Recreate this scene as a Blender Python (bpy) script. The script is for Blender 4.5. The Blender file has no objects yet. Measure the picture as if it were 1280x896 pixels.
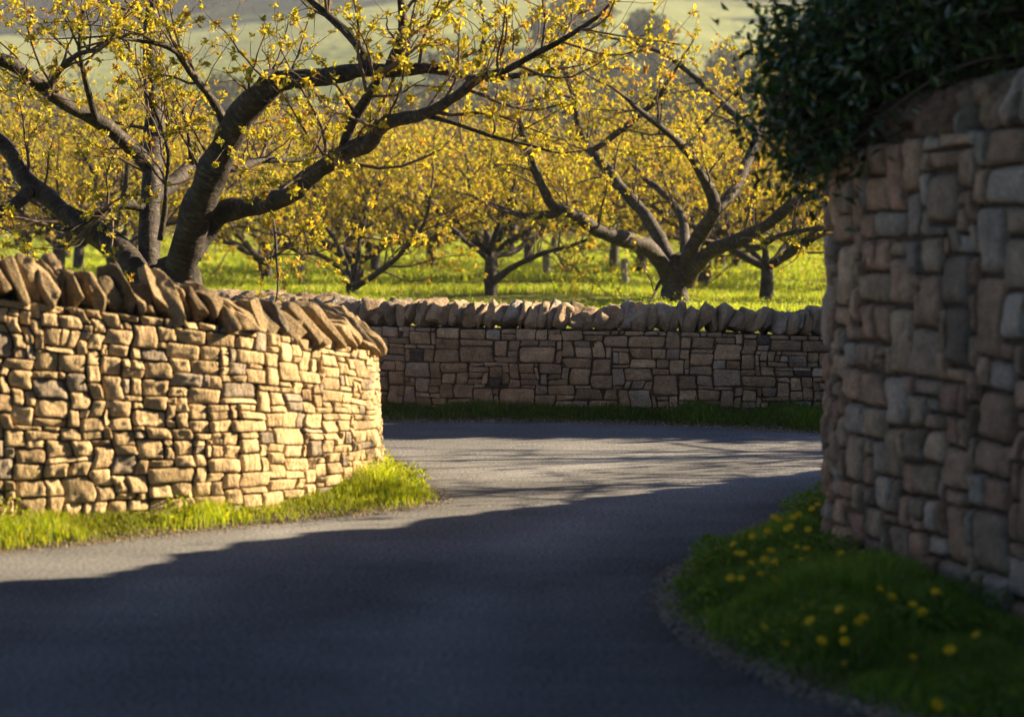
import bpy, math, random
import numpy as np
R = math.radians
rng = np.random.default_rng(7)
random.seed(7)
sc = bpy.context.scene
col = sc.collection

# ------------------------------------------------------------ camera, world, sun, exposure
F = 2489.0; CX, CY = 640.0, 448.0; CAMZ = 1.6; HOR = 300.0
PITCH = math.atan((CY - HOR) / F)
cd = bpy.data.cameras.new('camera'); cam = bpy.data.objects.new('camera', cd); col.objects.link(cam)
cam.location = (0, 0, CAMZ); cam.rotation_euler = (math.pi / 2 - PITCH, 0, 0)
cd.sensor_width = 36.0; cd.lens = 36.0 * F / 1280.0; cd.clip_start = 0.1; cd.clip_end = 5000
cd.dof.use_dof = True; cd.dof.focus_distance = 17.0; cd.dof.aperture_fstop = 1.9; cd.dof.aperture_blades = 0
sc.camera = cam

SUN_AZ = 16.0      # degrees towards +Y from +X
SUN_EL = 24.0
w = bpy.data.worlds.new('World'); sc.world = w; w.use_nodes = True
nt = w.node_tree; nt.nodes.clear()
sky = nt.nodes.new('ShaderNodeTexSky'); sky.sky_type = 'NISHITA'; sky.sun_disc = False
sky.sun_elevation = R(SUN_EL); sky.sun_rotation = R(90 - SUN_AZ); sky.air_density = 0.55; sky.dust_density = 0.1; sky.ozone_density = 3.0
bg = nt.nodes.new('ShaderNodeBackground'); bg.inputs[1].default_value = 0.05
wo = nt.nodes.new('ShaderNodeOutputWorld')
nt.links.new(sky.outputs[0], bg.inputs[0]); nt.links.new(bg.outputs[0], wo.inputs[0])
sl = bpy.data.lights.new('sun', 'SUN'); sl.energy = 5.0; sl.angle = R(0.5); sl.color = (1.0, 0.78, 0.49)
so = bpy.data.objects.new('sun', sl); col.objects.link(so)
a, e = R(SUN_AZ), R(SUN_EL)
from mathutils import Vector
S = Vector((math.cos(a) * math.cos(e), math.sin(a) * math.cos(e), math.sin(e)))
so.rotation_euler = S.to_track_quat('Z', 'Y').to_euler(); so.location = (30, 10, 30)
vs = sc.view_settings
vs.view_transform = 'Standard'; vs.look = 'None'; vs.gamma = 1; vs.exposure = 2.25; vs.use_curve_mapping = False
cy = sc.cycles
cy.use_denoising = True
cy.max_bounces = 6; cy.diffuse_bounces = 3; cy.glossy_bounces = 2; cy.transmission_bounces = 3; cy.transparent_max_bounces = 4; cy.volume_bounces = 0
cy.sample_clamp_indirect = 4.0
sc.render.use_motion_blur = False

# ------------------------------------------------------------ projection helpers
def ray(px, py):
    x = (px - CX) / F; v = (CY - py) / F
    cp, sp = math.cos(PITCH), math.sin(PITCH)
    return np.array([x, cp + v * sp, -sp + v * cp])
def at(px, py, Y):
    d = ray(px, py); return np.array([0, 0, CAMZ]) + d * (Y / d[1])
def gnd(px, py, z=0.0):
    d = ray(px, py); t = (z - CAMZ) / d[2]; return np.array([0, 0, CAMZ]) + d * t

# ------------------------------------------------------------ noise
def _h(ix, iy, iz, seed):
    n = (ix * 374761393 + iy * 668265263 + iz * 2147483647 + seed * 974634777) & 0xFFFFFFFF
    n = ((n ^ (n >> 13)) * 1274126177) & 0xFFFFFFFF
    n = n ^ (n >> 16)
    return (n & 0xFFFF) / 32767.5 - 1.0
def vn(P, scale=1.0, seed=0):
    P = np.asarray(P, float) * scale
    if P.shape[-1] == 2: P = np.concatenate([P, np.zeros(P.shape[:-1] + (1,))], -1)
    i = np.floor(P).astype(np.int64); f = P - i; f = f * f * (3 - 2 * f)
    r = 0
    for dx in (0, 1):
        for dy in (0, 1):
            for dz in (0, 1):
                wgt = (f[..., 0] if dx else 1 - f[..., 0]) * (f[..., 1] if dy else 1 - f[..., 1]) * (f[..., 2] if dz else 1 - f[..., 2])
                r = r + wgt * _h(i[..., 0] + dx, i[..., 1] + dy, i[..., 2] + dz, seed)
    return r
def fbm(P, scale=1.0, seed=0, o=3):
    return sum(vn(P, scale * 2 ** k, seed + k) * 0.5 ** k for k in range(o))

# ------------------------------------------------------------ mesh building
class MB:
    def __init__(s):
        s.V = []; s.F = []; s.C = []; s.U = []; s.n = 0
    def add(s, V, F, c=None, mat=0, smooth=True, uv=None):
        V = np.asarray(V, float).reshape(-1, 3); F = np.asarray(F, int)
        if c is None: c = (1, 1, 1)
        c = np.asarray(c, float)
        if c.ndim == 1: c = np.tile(c, (len(V), 1))
        s.V.append(V); s.C.append(c); s.F.append((F + s.n, mat, smooth))
        s.U.append(np.zeros((len(V), 2)) if uv is None else uv)
        s.n += len(V)
    def mesh(s, name, mats):
        V = np.concatenate(s.V); C = np.concatenate(s.C); U = np.concatenate(s.U)
        me = bpy.data.meshes.new(name)
        me.vertices.add(len(V)); me.vertices.foreach_set('co', V.astype(np.float32).ravel())
        idx = np.concatenate([f.ravel() for f, m, sm in s.F])
        tot = np.concatenate([np.full(len(f), f.shape[1]) for f, m, sm in s.F])
        mi = np.concatenate([np.full(len(f), m) for f, m, sm in s.F])
        sm = np.concatenate([np.full(len(f), sm) for f, m, sm in s.F])
        st = np.concatenate([[0], np.cumsum(tot)[:-1]])
        me.loops.add(len(idx)); me.loops.foreach_set('vertex_index', idx.astype(np.int32))
        me.polygons.add(len(tot)); me.polygons.foreach_set('loop_start', st.astype(np.int32))
        me.polygons.foreach_set('material_index', mi.astype(np.int32))
        me.polygons.foreach_set('use_smooth', sm.astype(bool))
        at_ = me.color_attributes.new('tint', 'FLOAT_COLOR', 'POINT')
        at_.data.foreach_set('color', np.concatenate([C, np.ones((len(C), 1))], 1).astype(np.float32).ravel())
        uvl = me.uv_layers.new(name='uv'); uvl.data.foreach_set('uv', U[idx].astype(np.float32).ravel())
        me.update(calc_edges=True)
        for m in mats: me.materials.append(m)
        return me
    def build(s, name, mats, parent=None):
        if not isinstance(mats, (list, tuple)): mats = [mats]
        o = bpy.data.objects.new(name, s.mesh(name, mats)); col.objects.link(o)
        if parent: o.parent = parent
        return o
def tag(o, label=None, cat=None, group=None, kind=None):
    if label: o['label'] = label
    if cat: o['category'] = cat
    if group: o['group'] = group
    if kind: o['kind'] = kind
    return o
def empty(name, loc=(0, 0, 0), rz=0):
    o = bpy.data.objects.new(name, None); col.objects.link(o); o.location = loc; o.rotation_euler = (0, 0, rz)
    o.empty_display_size = 0.2
    return o
def copy_tree(o, parent=None):
    c = o.copy(); col.objects.link(c); c.parent = parent
    for ch in list(o.children): copy_tree(ch, c)
    return c
def grid_faces(nu, nv, wrap=False):
    i, j = np.meshgrid(np.arange(nu - 1), np.arange(nv if wrap else nv - 1), indexing='ij')
    i = i.ravel(); j = j.ravel(); j2 = (j + 1) % nv
    return np.stack([i * nv + j, (i + 1) * nv + j, (i + 1) * nv + j2, i * nv + j2], 1)

# ------------------------------------------------------------ materials
def mat(name):
    m = bpy.data.materials.new(name); m.use_nodes = True
    n = m.node_tree; b = n.nodes['Principled BSDF']; return m, n, b
def N(n, t, **k):
    x = n.nodes.new(t)
    for a_, v in k.items(): setattr(x, a_, v)
    return x
def noise(n, scale, detail=4, vec=None, rough=0.6):
    x = N(n, 'ShaderNodeTexNoise'); x.inputs['Scale'].default_value = scale; x.inputs['Detail'].default_value = detail
    x.inputs['Roughness'].default_value = rough
    if vec: n.links.new(vec, x.inputs['Vector'])
    return x
def ramp(n, src, stops):
    r = N(n, 'ShaderNodeValToRGB'); el = r.color_ramp.elements
    while len(el) < len(stops): el.new(0.5)
    for q, (p, c) in zip(el, stops):
        q.position = p; q.color = (c, c, c, 1) if isinstance(c, (int, float)) else (*c, 1)
    n.links.new(src, r.inputs[0]); return r
def mul(n, a_, b_, fac=1.0, mode='MULTIPLY'):
    m = N(n, 'ShaderNodeMix', data_type='RGBA', blend_type=mode); m.inputs[0].default_value = fac
    for v, i in ((a_, 6), (b_, 7)):
        if isinstance(v, tuple): m.inputs[i].default_value = (*v, 1)
        else: n.links.new(v, m.inputs[i])
    return m
def bump(n, b, h, strength, dist, prev=None):
    x = N(n, 'ShaderNodeBump'); x.inputs['Strength'].default_value = strength; x.inputs['Distance'].default_value = dist
    n.links.new(h, x.inputs['Height'])
    if prev: n.links.new(prev.outputs[0], x.inputs['Normal'])
    n.links.new(x.outputs[0], b.inputs['Normal']); return x

def stone_material(name, lich=0.5, streak=True):
    m, n, b = mat(name)
    g = N(n, 'ShaderNodeNewGeometry'); t = N(n, 'ShaderNodeAttribute', attribute_name='tint')
    n1 = noise(n, 9, 6, g.outputs['Position']); r1 = ramp(n, n1.outputs[0], [(0.3, 0.62), (0.7, 1.25)])
    c = mul(n, t.outputs[0], r1.outputs[0])
    n2 = noise(n, 60, 4, g.outputs['Position'], 0.7); r2 = ramp(n, n2.outputs[0], [(0.35, 0.72), (0.65, 1.18)])
    c = mul(n, c.outputs[2], r2.outputs[0])
    n3 = noise(n, 23, 5, g.outputs['Position'], 0.75); r3 = ramp(n, n3.outputs[0], [(0.60, 0.0), (0.70, 1.0)])
    lm = mul(n, c.outputs[2], (0.42, 0.39, 0.32), 0, 'MIX'); 
    ma = N(n, 'ShaderNodeMath', operation='MULTIPLY'); ma.inputs[1].default_value = lich
    n.links.new(r3.outputs[0], ma.inputs[0]); n.links.new(ma.outputs[0], lm.inputs[0])
    n.links.new(lm.outputs[2], b.inputs['Base Color'])
    b.inputs['Roughness'].default_value = 0.92; b.inputs['Specular IOR Level'].default_value = 0.25
    mp = N(n, 'ShaderNodeMapping'); mp.inputs['Scale'].default_value = (1, 1, 0.4 if streak else 1); n.links.new(g.outputs['Position'], mp.inputs[0])
    h1 = noise(n, 38, 6, mp.outputs[0], 0.65)
    b1 = bump(n, b, h1.outputs[0], 1.0, 0.035)
    bump(n, b, n2.outputs[0], 0.7, 0.006, b1)
    return m
M = {}
M['stone_l'] = stone_material('stone_sandstone', 0.25)
M['stone_f'] = stone_material('stone_brown', 0.45, False)
M['stone_r'] = stone_material('stone_mixed', 0.30)
M['cope'] = stone_material('stone_coping', 0.45, False)
def simple(name, c1, c2, scale=8, rough=0.9, bs=0.4, bd=0.01, spec=0.3, detail=5):
    m, n, b = mat(name); g = N(n, 'ShaderNodeNewGeometry')
    n1 = noise(n, scale, detail, g.outputs['Position']); r = ramp(n, n1.outputs[0], [(0.3, c1), (0.7, c2)])
    n.links.new(r.outputs[0], b.inputs['Base Color']); b.inputs['Roughness'].default_value = rough; b.inputs['Specular IOR Level'].default_value = spec
    n2 = noise(n, scale * 6, 5, g.outputs['Position']); bump(n, b, n2.outputs[0], bs, bd)
    return m
M['mortar'] = simple('earth_core', (0.035, 0.025, 0.017), (0.09, 0.065, 0.042), 20)
M['soil'] = simple('verge_soil', (0.035, 0.03, 0.014), (0.11, 0.08, 0.045), 9, bs=0.9, bd=0.02)
M['wood'] = simple('weathered_post', (0.16, 0.14, 0.11), (0.3, 0.27, 0.22), 14)
M['gravel'] = simple('gravel_chips', (0.10, 0.085, 0.07), (0.32, 0.27, 0.21), 30)

# asphalt
m, n, b = mat('asphalt'); g = N(n, 'ShaderNodeNewGeometry')
fine = noise(n, 48, 5, g.outputs['Position'], 0.8); rf = ramp(n, fine.outputs[0], [(0.36, 0.35), (0.64, 1.75)])
big = noise(n, 0.9, 5, g.outputs['Position']); rb = ramp(n, big.outputs[0], [(0.3, 0.78), (0.7, 1.22)])
mp = N(n, 'ShaderNodeMapping'); mp.inputs['Rotation'].default_value = (0, 0, R(-38)); mp.inputs['Scale'].default_value = (0.35, 3.0, 1)
n.links.new(g.outputs['Position'], mp.inputs[0])
st = noise(n, 1.6, 4, mp.outputs[0]); rs = ramp(n, st.outputs[0], [(0.3, 0.93), (0.72, 1.09)])
c = mul(n, (0.150, 0.153, 0.160), rf.outputs[0]); c = mul(n, c.outputs[2], rb.outputs[0]); c = mul(n, c.outputs[2], rs.outputs[0]); ta = N(n, 'ShaderNodeAttribute', attribute_name='tint'); c = mul(n, c.outputs[2], ta.outputs[0])
vo = noise(n, 26, 2, g.outputs['Position'], 0.5); rv = ramp(n, vo.outputs[0], [(0.70, 1.0), (0.76, 1.9)]); c = mul(n, c.outputs[2], rv.outputs[0])
n.links.new(c.outputs[2], b.inputs['Base Color'])
rr = ramp(n, st.outputs[0], [(0.3, 0.75), (0.72, 0.46)]); b.inputs['Roughness'].default_value = 1.0
b.inputs['Specular IOR Level'].default_value = 0.0
bb = bump(n, b, fine.outputs[0], 1.0, 0.014)
M['asphalt'] = m

# leaf-like surfaces
def leaf_material(name, tr=0.5, rough=0.5, spec=0.3, trcol=(1.15, 1.1, 0.5)):
    m, n, b = mat(name); t = N(n, 'ShaderNodeAttribute', attribute_name='tint')
    n.links.new(t.outputs[0], b.inputs['Base Color']); b.inputs['Roughness'].default_value = rough; b.inputs['Specular IOR Level'].default_value = spec
    tl = N(n, 'ShaderNodeBsdfTranslucent'); c = mul(n, t.outputs[0], trcol); n.links.new(c.outputs[2], tl.inputs[0])
    mx = N(n, 'ShaderNodeMixShader'); mx.inputs[0].default_value = tr
    n.links.new(b.outputs[0], mx.inputs[1]); n.links.new(tl.outputs[0], mx.inputs[2])
    n.links.new(mx.outputs[0], n.nodes['Material Output'].inputs[0])
    return m
M['leaf'] = leaf_material('young_cherry_leaf', 0.55, trcol=(1.35, 1.2, 0.5))
M['grass'] = leaf_material('grass_blade', 0.5, 0.5, trcol=(1.2, 1.25, 0.4))
M['laurel'] = leaf_material('evergreen_leaf', 0.15, 0.35, 0.5, trcol=(1.0, 1.3, 0.4))
M['petal'] = leaf_material('dandelion_petal', 0.3, 0.6, trcol=(1, 0.9, 0.3))
M['farleaf'] = leaf_material('far_foliage', 0.25, 0.8, 0.1, trcol=(1, 1, 0.6))

# bark with rings along the branch (uv: x round the limb, y metres along it)
m, n, b = mat('cherry_bark'); uv = N(n, 'ShaderNodeUVMap', uv_map='uv'); g = N(n, 'ShaderNodeNewGeometry')
mp = N(n, 'ShaderNodeMapping'); mp.inputs['Scale'].default_value = (7, 38, 1); n.links.new(uv.outputs[0], mp.inputs[0])
b1 = noise(n, 1.0, 5, mp.outputs[0], 0.65); r1 = ramp(n, b1.outputs[0], [(0.40, (0.022, 0.016, 0.013)), (0.55, (0.046, 0.035, 0.027)), (0.70, (0.135, 0.115, 0.095))])
b2 = noise(n, 7, 5, g.outputs['Position'], 0.7); r2 = ramp(n, b2.outputs[0], [(0.40, 0.25), (0.62, 1.2)])
c = mul(n, r1.outputs[0], r2.outputs[0])
n.links.new(c.outputs[2], b.inputs['Base Color']); b.inputs['Roughness'].default_value = 0.75; b.inputs['Specular IOR Level'].default_value = 0.35
x = bump(n, b, b1.outputs[0], 0.8, 0.012); bump(n, b, b2.outputs[0], 0.8, 0.03, x)
M['bark'] = m
M['twig'] = simple('twig_bark', (0.05, 0.035, 0.025), (0.13, 0.095, 0.07), 20)

# ground sheets
m, n, b = mat('orchard_soil_and_grass'); g = N(n, 'ShaderNodeNewGeometry')
n1 = noise(n, 0.35, 6, g.outputs['Position']); r1 = ramp(n, n1.outputs[0], [(0.42, (0.17, 0.21, 0.025)), (0.56, (0.13, 0.15, 0.025)), (0.64, (0.12, 0.085, 0.05))])
n2 = noise(n, 5, 5, g.outputs['Position']); r2 = ramp(n, n2.outputs[0], [(0.3, 0.6), (0.7, 1.3)])
c = mul(n, r1.outputs[0], r2.outputs[0]); n.links.new(c.outputs[2], b.inputs['Base Color']); b.inputs['Roughness'].default_value = 1
b.inputs['Specular IOR Level'].default_value = 0.1
bump(n, b, n2.outputs[0], 1.0, 0.15)
M['orchard'] = m
m, n, b = mat('pasture'); g = N(n, 'ShaderNodeNewGeometry')
mp = N(n, 'ShaderNodeMapping'); mp.inputs['Scale'].default_value = (0.6, 1.6, 1); n.links.new(g.outputs['Position'], mp.inputs[0])
n1 = noise(n, 0.02, 6, mp.outputs[0]); r1 = ramp(n, n1.outputs[0], [(0.35, (0.145, 0.175, 0.075)), (0.65, (0.215, 0.235, 0.105))])
n2 = noise(n, 0.25, 6, g.outputs['Position']); r2 = ramp(n, n2.outputs[0], [(0.3, 0.85), (0.7, 1.12)])
c = mul(n, r1.outputs[0], r2.outputs[0]); n.links.new(c.outputs[2], b.inputs['Base Color']); b.inputs['Roughness'].default_value = 1
b.inputs['Specular IOR Level'].default_value = 0.0
bump(n, b, n2.outputs[0], 0.6, 1.2)
M['pasture'] = m

# ------------------------------------------------------------ curves
def smooth_path(pts, step=0.05):
    P = np.array(pts, float); P = np.vstack([2 * P[0] - P[1], P, 2 * P[-1] - P[-2]]); out = []
    for i in range(1, len(P) - 2):
        p0, p1, p2, p3 = P[i - 1:i + 3]
        k = max(2, int(np.linalg.norm((p2 - p1)[:2]) / step))
        t = np.linspace(0, 1, k, endpoint=False)[:, None]
        out.append(0.5 * (2 * p1 + (p2 - p0) * t + (2 * p0 - 5 * p1 + 4 * p2 - p3) * t ** 2 + (3 * p1 - p0 - 3 * p2 + p3) * t ** 3))
    out.append(P[-2][None]); return np.vstack(out)
class Path:
    # rows: x, y, z_bottom, z_top ; side=+1 -> face normal is to the right of travel
    def __init__(s, pts, side=1):
        s.P = smooth_path(pts); d = np.linalg.norm(np.diff(s.P[:, :2], axis=0), axis=1)
        s.s = np.concatenate([[0], np.cumsum(d)]); s.L = s.s[-1]; s.side = side
        t = np.gradient(s.P[:, :2], axis=0)
        k = 5; t = np.stack([np.convolve(np.pad(t[:, i], k, mode='edge'), np.ones(2 * k + 1) / (2 * k + 1), 'valid') for i in (0, 1)], 1)
        s.T = t / np.linalg.norm(t, axis=1)[:, None]
    def __call__(s, q):
        q = np.clip(q, 0, s.L)
        r = [np.interp(q, s.s, s.P[:, k]) for k in range(4)]
        T = np.stack([np.interp(q, s.s, s.T[:, k]) for k in (0, 1)], -1); T /= np.linalg.norm(T, axis=-1, keepdims=True)
        Nn = np.stack([T[..., 1], -T[..., 0]], -1) * s.side
        return r[0], r[1], r[2], r[3], T, Nn

# ------------------------------------------------------------ dry stone walls
def stone_tone(kind):
    v = rng.uniform(0.8, 1.2)
    if kind == 'l':
        c = np.array([0.55, 0.405, 0.225]) * v
        if rng.random() < .12: c = np.array([0.42, 0.30, 0.17]) * v
        if rng.random() < .08: c = np.array([0.33, 0.27, 0.2]) * v
    elif kind == 'f':
        c = np.array([0.46, 0.34, 0.225]) * v * rng.uniform(.78, 1.12)
        q = rng.random()
        if q < .018: c = np.array([0.11, 0.10, 0.09])
        elif q < .08: c = np.array([0.46, 0.41, 0.34]) * v
        elif q < .2: c = np.array([0.40, 0.33, 0.26]) * v
    else:
        q = rng.random()
        if q < .36: c = np.array([0.45, 0.30, 0.20]) * v
        elif q < .5: c = np.array([0.42, 0.265, 0.18]) * v
        elif q < .62: c = np.array([0.38, 0.29, 0.21]) * v
        elif q < .78: c = np.array([0.44, 0.37, 0.30]) * v
        elif q < .805: c = np.array([0.27, 0.215, 0.165]) * v
        else: c = np.array([0.46, 0.345, 0.23]) * v
    return c
def pack(nc, nr, wr, hr, big=0.12):
    occ = np.zeros((nr, nc), bool); out = []
    for r_ in range(nr):
        for c_ in range(nc):
            if occ[r_, c_]: continue
            h = int(rng.choice(*hr)) if rng.random() > big else int(rng.choice(*hr)) + 1
            wd = int(rng.choice(*wr))
            h = min(h, nr - r_)
            if r_ + h == nr - 1: h = max(1, h)
            k = 0
            while k < wd and c_ + k < nc and not occ[r_, c_ + k]: k += 1
            wd = k
            while h > 1 and occ[r_:r_ + h, c_:c_ + wd].any(): h -= 1
            if wd == 1 and h > 2: h = 2
            occ[r_:r_ + h, c_:c_ + wd] = True; out.append((c_, r_, wd, h))
    return out
def stone_skin(path, unit_s, unit_z, kind, wr, hr, gap=0.009, bulge=0.035, n=11, skip=None, wob=0.012, batter=0.0, big=0.12, rough=.0095):
    mb = MB(); nc = int(path.L / unit_s)
    zr = np.max(path.P[:, 3] - path.P[:, 2]); nr = max(4, int(round(zr / unit_z)))
    xs = np.linspace(0, path.L, nc + 1); xs[1:-1] += rng.uniform(-.3, .3, nc - 1) * unit_s
    zs = np.linspace(0, 1, nr + 1); zs[1:-1] += rng.uniform(-.22, .22, nr - 1) / nr
    t = np.array([-1, -.94, -.82, -.6, -.3, 0, .3, .6, .82, .94, 1.0]) if n == 11 else np.array([-1, -.92, -.72, -.3, .3, .72, .92, 1.0])
    n = len(t); U, Vv = np.meshgrid(t, t, indexing='ij'); FF = grid_faces(n, n)
    e = np.maximum(abs(U), abs(Vv)); pw = 11
    k = np.where(e > 0, (abs(U) ** pw + abs(Vv) ** pw) ** (1 / pw) / np.maximum(e, 1e-6), 1)
    Ur, Vr = U / k, Vv / k
    for (c_, r_, wd, h) in pack(nc, nr, wr, hr, big):
        s0, s1, f0, f1 = xs[c_], xs[c_ + wd], zs[r_], zs[r_ + h]
        if skip and skip((s0 + s1) / 2): continue
        H = zr
        j = rng.uniform(-.007, .007, (4, 2))
        gp = gap * rng.uniform(.6, 1.3)
        c4 = np.array([[s0 + gp, f0 * H + gp], [s1 - gp, f0 * H + gp], [s1 - gp, f1 * H - gp], [s0 + gp, f1 * H - gp]]) + j
        a_ = (Ur + 1) / 2; b_ = (Vr + 1) / 2
        q = ((1 - a_) * (1 - b_))[..., None] * c4[0] + (a_ * (1 - b_))[..., None] * c4[1] + (a_ * b_)[..., None] * c4[2] + ((1 - a_) * b_)[..., None] * c4[3]
        sq = q[..., 0]; fz = q[..., 1] / H
        # wandering courses
        wv = vn(np.stack([sq * 1.6, fz * 4, 0 * sq], -1), 1, 5) * wob + vn(np.stack([sq * 5, fz * 9, 0 * sq], -1), 1, 6) * wob * .5
        fz = fz + wv / H * np.sin(np.clip(fz, 0, 1) * np.pi)
        sq = sq + vn(np.stack([sq * 2.2, fz * H * 7, 0 * sq + 3], -1), 1, 8) * .38 * unit_s + vn(np.stack([sq * 6, fz * 9, 0 * sq + 3], -1), 1, 8) * .006
        sq = sq + vn(np.stack([sq, fz * H, 0 * sq], -1), 34, 12) * .0038; fz = fz + vn(np.stack([sq, fz * H, 0 * sq + 9], -1), 34, 13) * .0038 / H
        D = bulge * rng.uniform(.65, 1.25)
        dep = D * (1 - e ** 8) ** .75 + U * rng.uniform(-.012, .012) + Vv * rng.uniform(-.009, .009)
        nz = fbm(np.stack([sq * 1.6, fz * H * .8, 0 * sq + rng.uniform(0, 50)], -1), 20, 11, 3) * rough * (1 - e ** 6)
        dep = dep + nz
        dep = np.where(e >= .999, -.03, dep)
        x_, y_, zb, zt, T, Nn = path(sq)
        hh = zt - zb; z_ = zb + fz * hh
        dep = dep - batter * fz
        V3 = np.stack([x_ + Nn[..., 0] * dep, y_ + Nn[..., 1] * dep, z_], -1)
        F_ = FF if path.side > 0 else FF[:, ::-1]
        mb.add(V3.reshape(-1, 3), F_, stone_tone(kind))
    return mb
def wall_core(path, thick, skip=None, batter=0.0):
    mb = MB(); k = int(path.L / .12) + 2; q = np.linspace(0, path.L, k)
    x_, y_, zb, zt, T, Nn = path(q)
    prof = [(-.002, 0), (-.002 - batter, 1), (-thick + batter, 1), (-thick, 0)]
    V = np.zeros((k, 4, 3))
    for j_, (d, f) in enumerate(prof):
        dd = d
        V[:, j_, 0] = x_ + Nn[:, 0] * dd; V[:, j_, 1] = y_ + Nn[:, 1] * dd; V[:, j_, 2] = (zb - .15) + f * (zt - .004 - zb + .15)
    mb.add(V.reshape(-1, 3), grid_faces(k, 4, True), smooth=False)
    mb.add(V[0], [[0, 1, 2, 3]], smooth=False); mb.add(V[-1], [[3, 2, 1, 0]], smooth=False)
    return mb
def lump(size, facets=9, noise_amp=.012, n=14, power=7, tone=(.3, .24, .17)):
    # hewn block: rounded box cut by random planes
    t = np.linspace(-1, 1, n); mbv = []; mbf = []; o = 0
    A, B = np.meshgrid(t, t, indexing='ij'); Fg = grid_faces(n, n)
    for ax in range(3):
        for sg in (-1, 1):
            P = np.zeros((n, n, 3)); P[..., ax] = sg; P[..., (ax + 1) % 3] = A; P[..., (ax + 2) % 3] = B
            mbv.append(P.reshape(-1, 3)); mbf.append((Fg if sg > 0 else Fg[:, ::-1]) + o); o += n * n
    P = np.vstack(mbv)
    ln = (np.abs(P) ** power).sum(1) ** (1 / power); P = P / ln[:, None]
    for _ in range(facets):
        d = rng.normal(size=3) * np.array([.55, 1, 1]); d /= np.linalg.norm(d)
        h = rng.uniform(.62, .88); ex = P @ d - h; P = P - np.where(ex > 0, ex, 0)[:, None] * d * .95
    P = P * np.array(size) / 2
    sd = rng.uniform(0, 99, 3)
    nn = P / (np.linalg.norm(P, axis=1)[:, None] + 1e-9)
    P = P + nn * (fbm(P + sd, 14, 3, 3) * noise_amp)[:, None]
    return P, np.vstack(mbf)
def coping(path, thick, parent, hgt, tk, lean, kind, overhang=.03, skip=None, q0=0.0, wedge=.1, dark=1.0, power=7):
    q = q0; cnt = 0
    while q < path.L - .02:
        t = rng.uniform(*tk)
        if not (skip and skip(q)):
            h = rng.uniform(*hgt)
            P, Fc = lump((t * (1.35 if wedge < .3 else 1.6), thick + 2 * overhang + rng.uniform(-.03, .05), h), facets=rng.integers(8, 12) if power > 5 else rng.integers(3, 6), noise_amp=.013 if power > 5 else .018, power=power)
            # shear the top towards the travel direction, taper it
            z01 = np.clip(P[:, 2] / h + .5, 0, 1); P[:, 1] = P[:, 1] * (1 - wedge * .7 * z01) - wedge * z01 * thick * rng.uniform(.1, .55)
            P[:, 1] *= 1 - .22 * np.clip(P[:, 2] / h + .2, 0, 1) * rng.uniform(.3, 1.6)
            le = R(rng.uniform(*lean)); ya = R(rng.uniform(-9, 9)) 
            ca, sa = math.cos(le), math.sin(le)
            X = P[:, 0] * ca + P[:, 2] * sa; Z = -P[:, 0] * sa + P[:, 2] * ca
            Yv = P[:, 1]; X, Yv = X * math.cos(ya) - Yv * math.sin(ya), X * math.sin(ya) + Yv * math.cos(ya)
            zmin = Z.min(); Z = Z - zmin - (.012 if wedge < .3 else .04)
            x_, y_, zb, zt, T, Nn = path(np.array(q + t / 2))
            base = np.array([x_ - Nn[0] * thick / 2, y_ - Nn[1] * thick / 2, zt])
            V = np.stack([base[0] + T[0] * X + Nn[0] * Yv, base[1] + T[1] * X + Nn[1] * Yv, base[2] + Z], 1)
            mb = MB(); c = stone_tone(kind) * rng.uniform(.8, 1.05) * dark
            # frames of reference flip orientation when the face is left of travel
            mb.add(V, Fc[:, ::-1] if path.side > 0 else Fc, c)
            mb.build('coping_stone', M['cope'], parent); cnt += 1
        q += t * (1.0 if wedge < .3 else 1.05)
    return cnt

WR = ([1, 2, 3, 4], None, True, [.2, .42, .28, .10])
def ch(a_, p): return (a_, None, True, p)
# --- left wall
LW = Path([(-7.2, 7.6, 0.0, 1.72), (-5.0, 9.25, 0.02, 1.56), (-3.55, 10.2, .02, 1.39), (*gnd(0, 655, .08)[:2], .03, 1.29), (*gnd(160, 645, .08)[:2], .03, 1.195), (*gnd(300, 635, .08)[:2], .03, 1.105),
           (*gnd(400, 624, .06)[:2], .02, 1.005), (-.90, 12.25, .02, .93), (-.835, 12.75, .0, .885), (-.93, 13.3, .0, .88), (-1.25, 14.2, 0, .88), (-1.9, 15.8, 0, .88), (-3.2, 18.2, 0, .9), (-6.5, 20.6, 0, .95), (-14, 22.5, 0, 1)], side=1)
lwall = tag(empty('dry_stone_wall', (-.9, 12.5, 0)), 'sunlit golden sandstone wall rounding the inside of the bend, jagged coping on top', 'stone wall')
def link_keep(o, root):
    o.matrix_parent_inverse = root.matrix_world.inverted()
bpy.context.view_layer.update()
def wall_parts(root, path, thick, kind, skin_kw, cope_kw, stone_mat):
    sk = stone_skin(path, kind=kind, **skin_kw).build('stonework', stone_mat, root)
    co = wall_core(path, thick, batter=skin_kw.get('batter', 0)).build('earth_core', M['mortar'], root)
    if cope_kw: coping(path, thick, root, kind=kind, **cope_kw)
    bpy.context.view_layer.update()
    inv = root.matrix_world.inverted()
    for c_ in root.children: c_.matrix_parent_inverse = inv
lskip = lambda s_: (LW(np.array(s_))[1] < 9.3 and LW(np.array(s_))[0] < -4.9) or LW(np.array(s_))[1] > 14.6
wall_parts(lwall, LW, .42, 'l', dict(unit_s=.062, unit_z=.064, wr=ch([1, 2, 3, 4], [.20, .48, .24, .08]), hr=ch([1, 2], [.36, .64]), gap=.0030, bulge=.019, skip=lskip, wob=.034, batter=.05),
           dict(hgt=(.24, .35), tk=(.045, .085), lean=(-32, -12), overhang=.04, wedge=.55, dark=.62, skip=lambda s_: LW(np.array(s_))[0] < -4.9 or LW(np.array(s_))[1] > 14.0), M['stone_l'])
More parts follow.
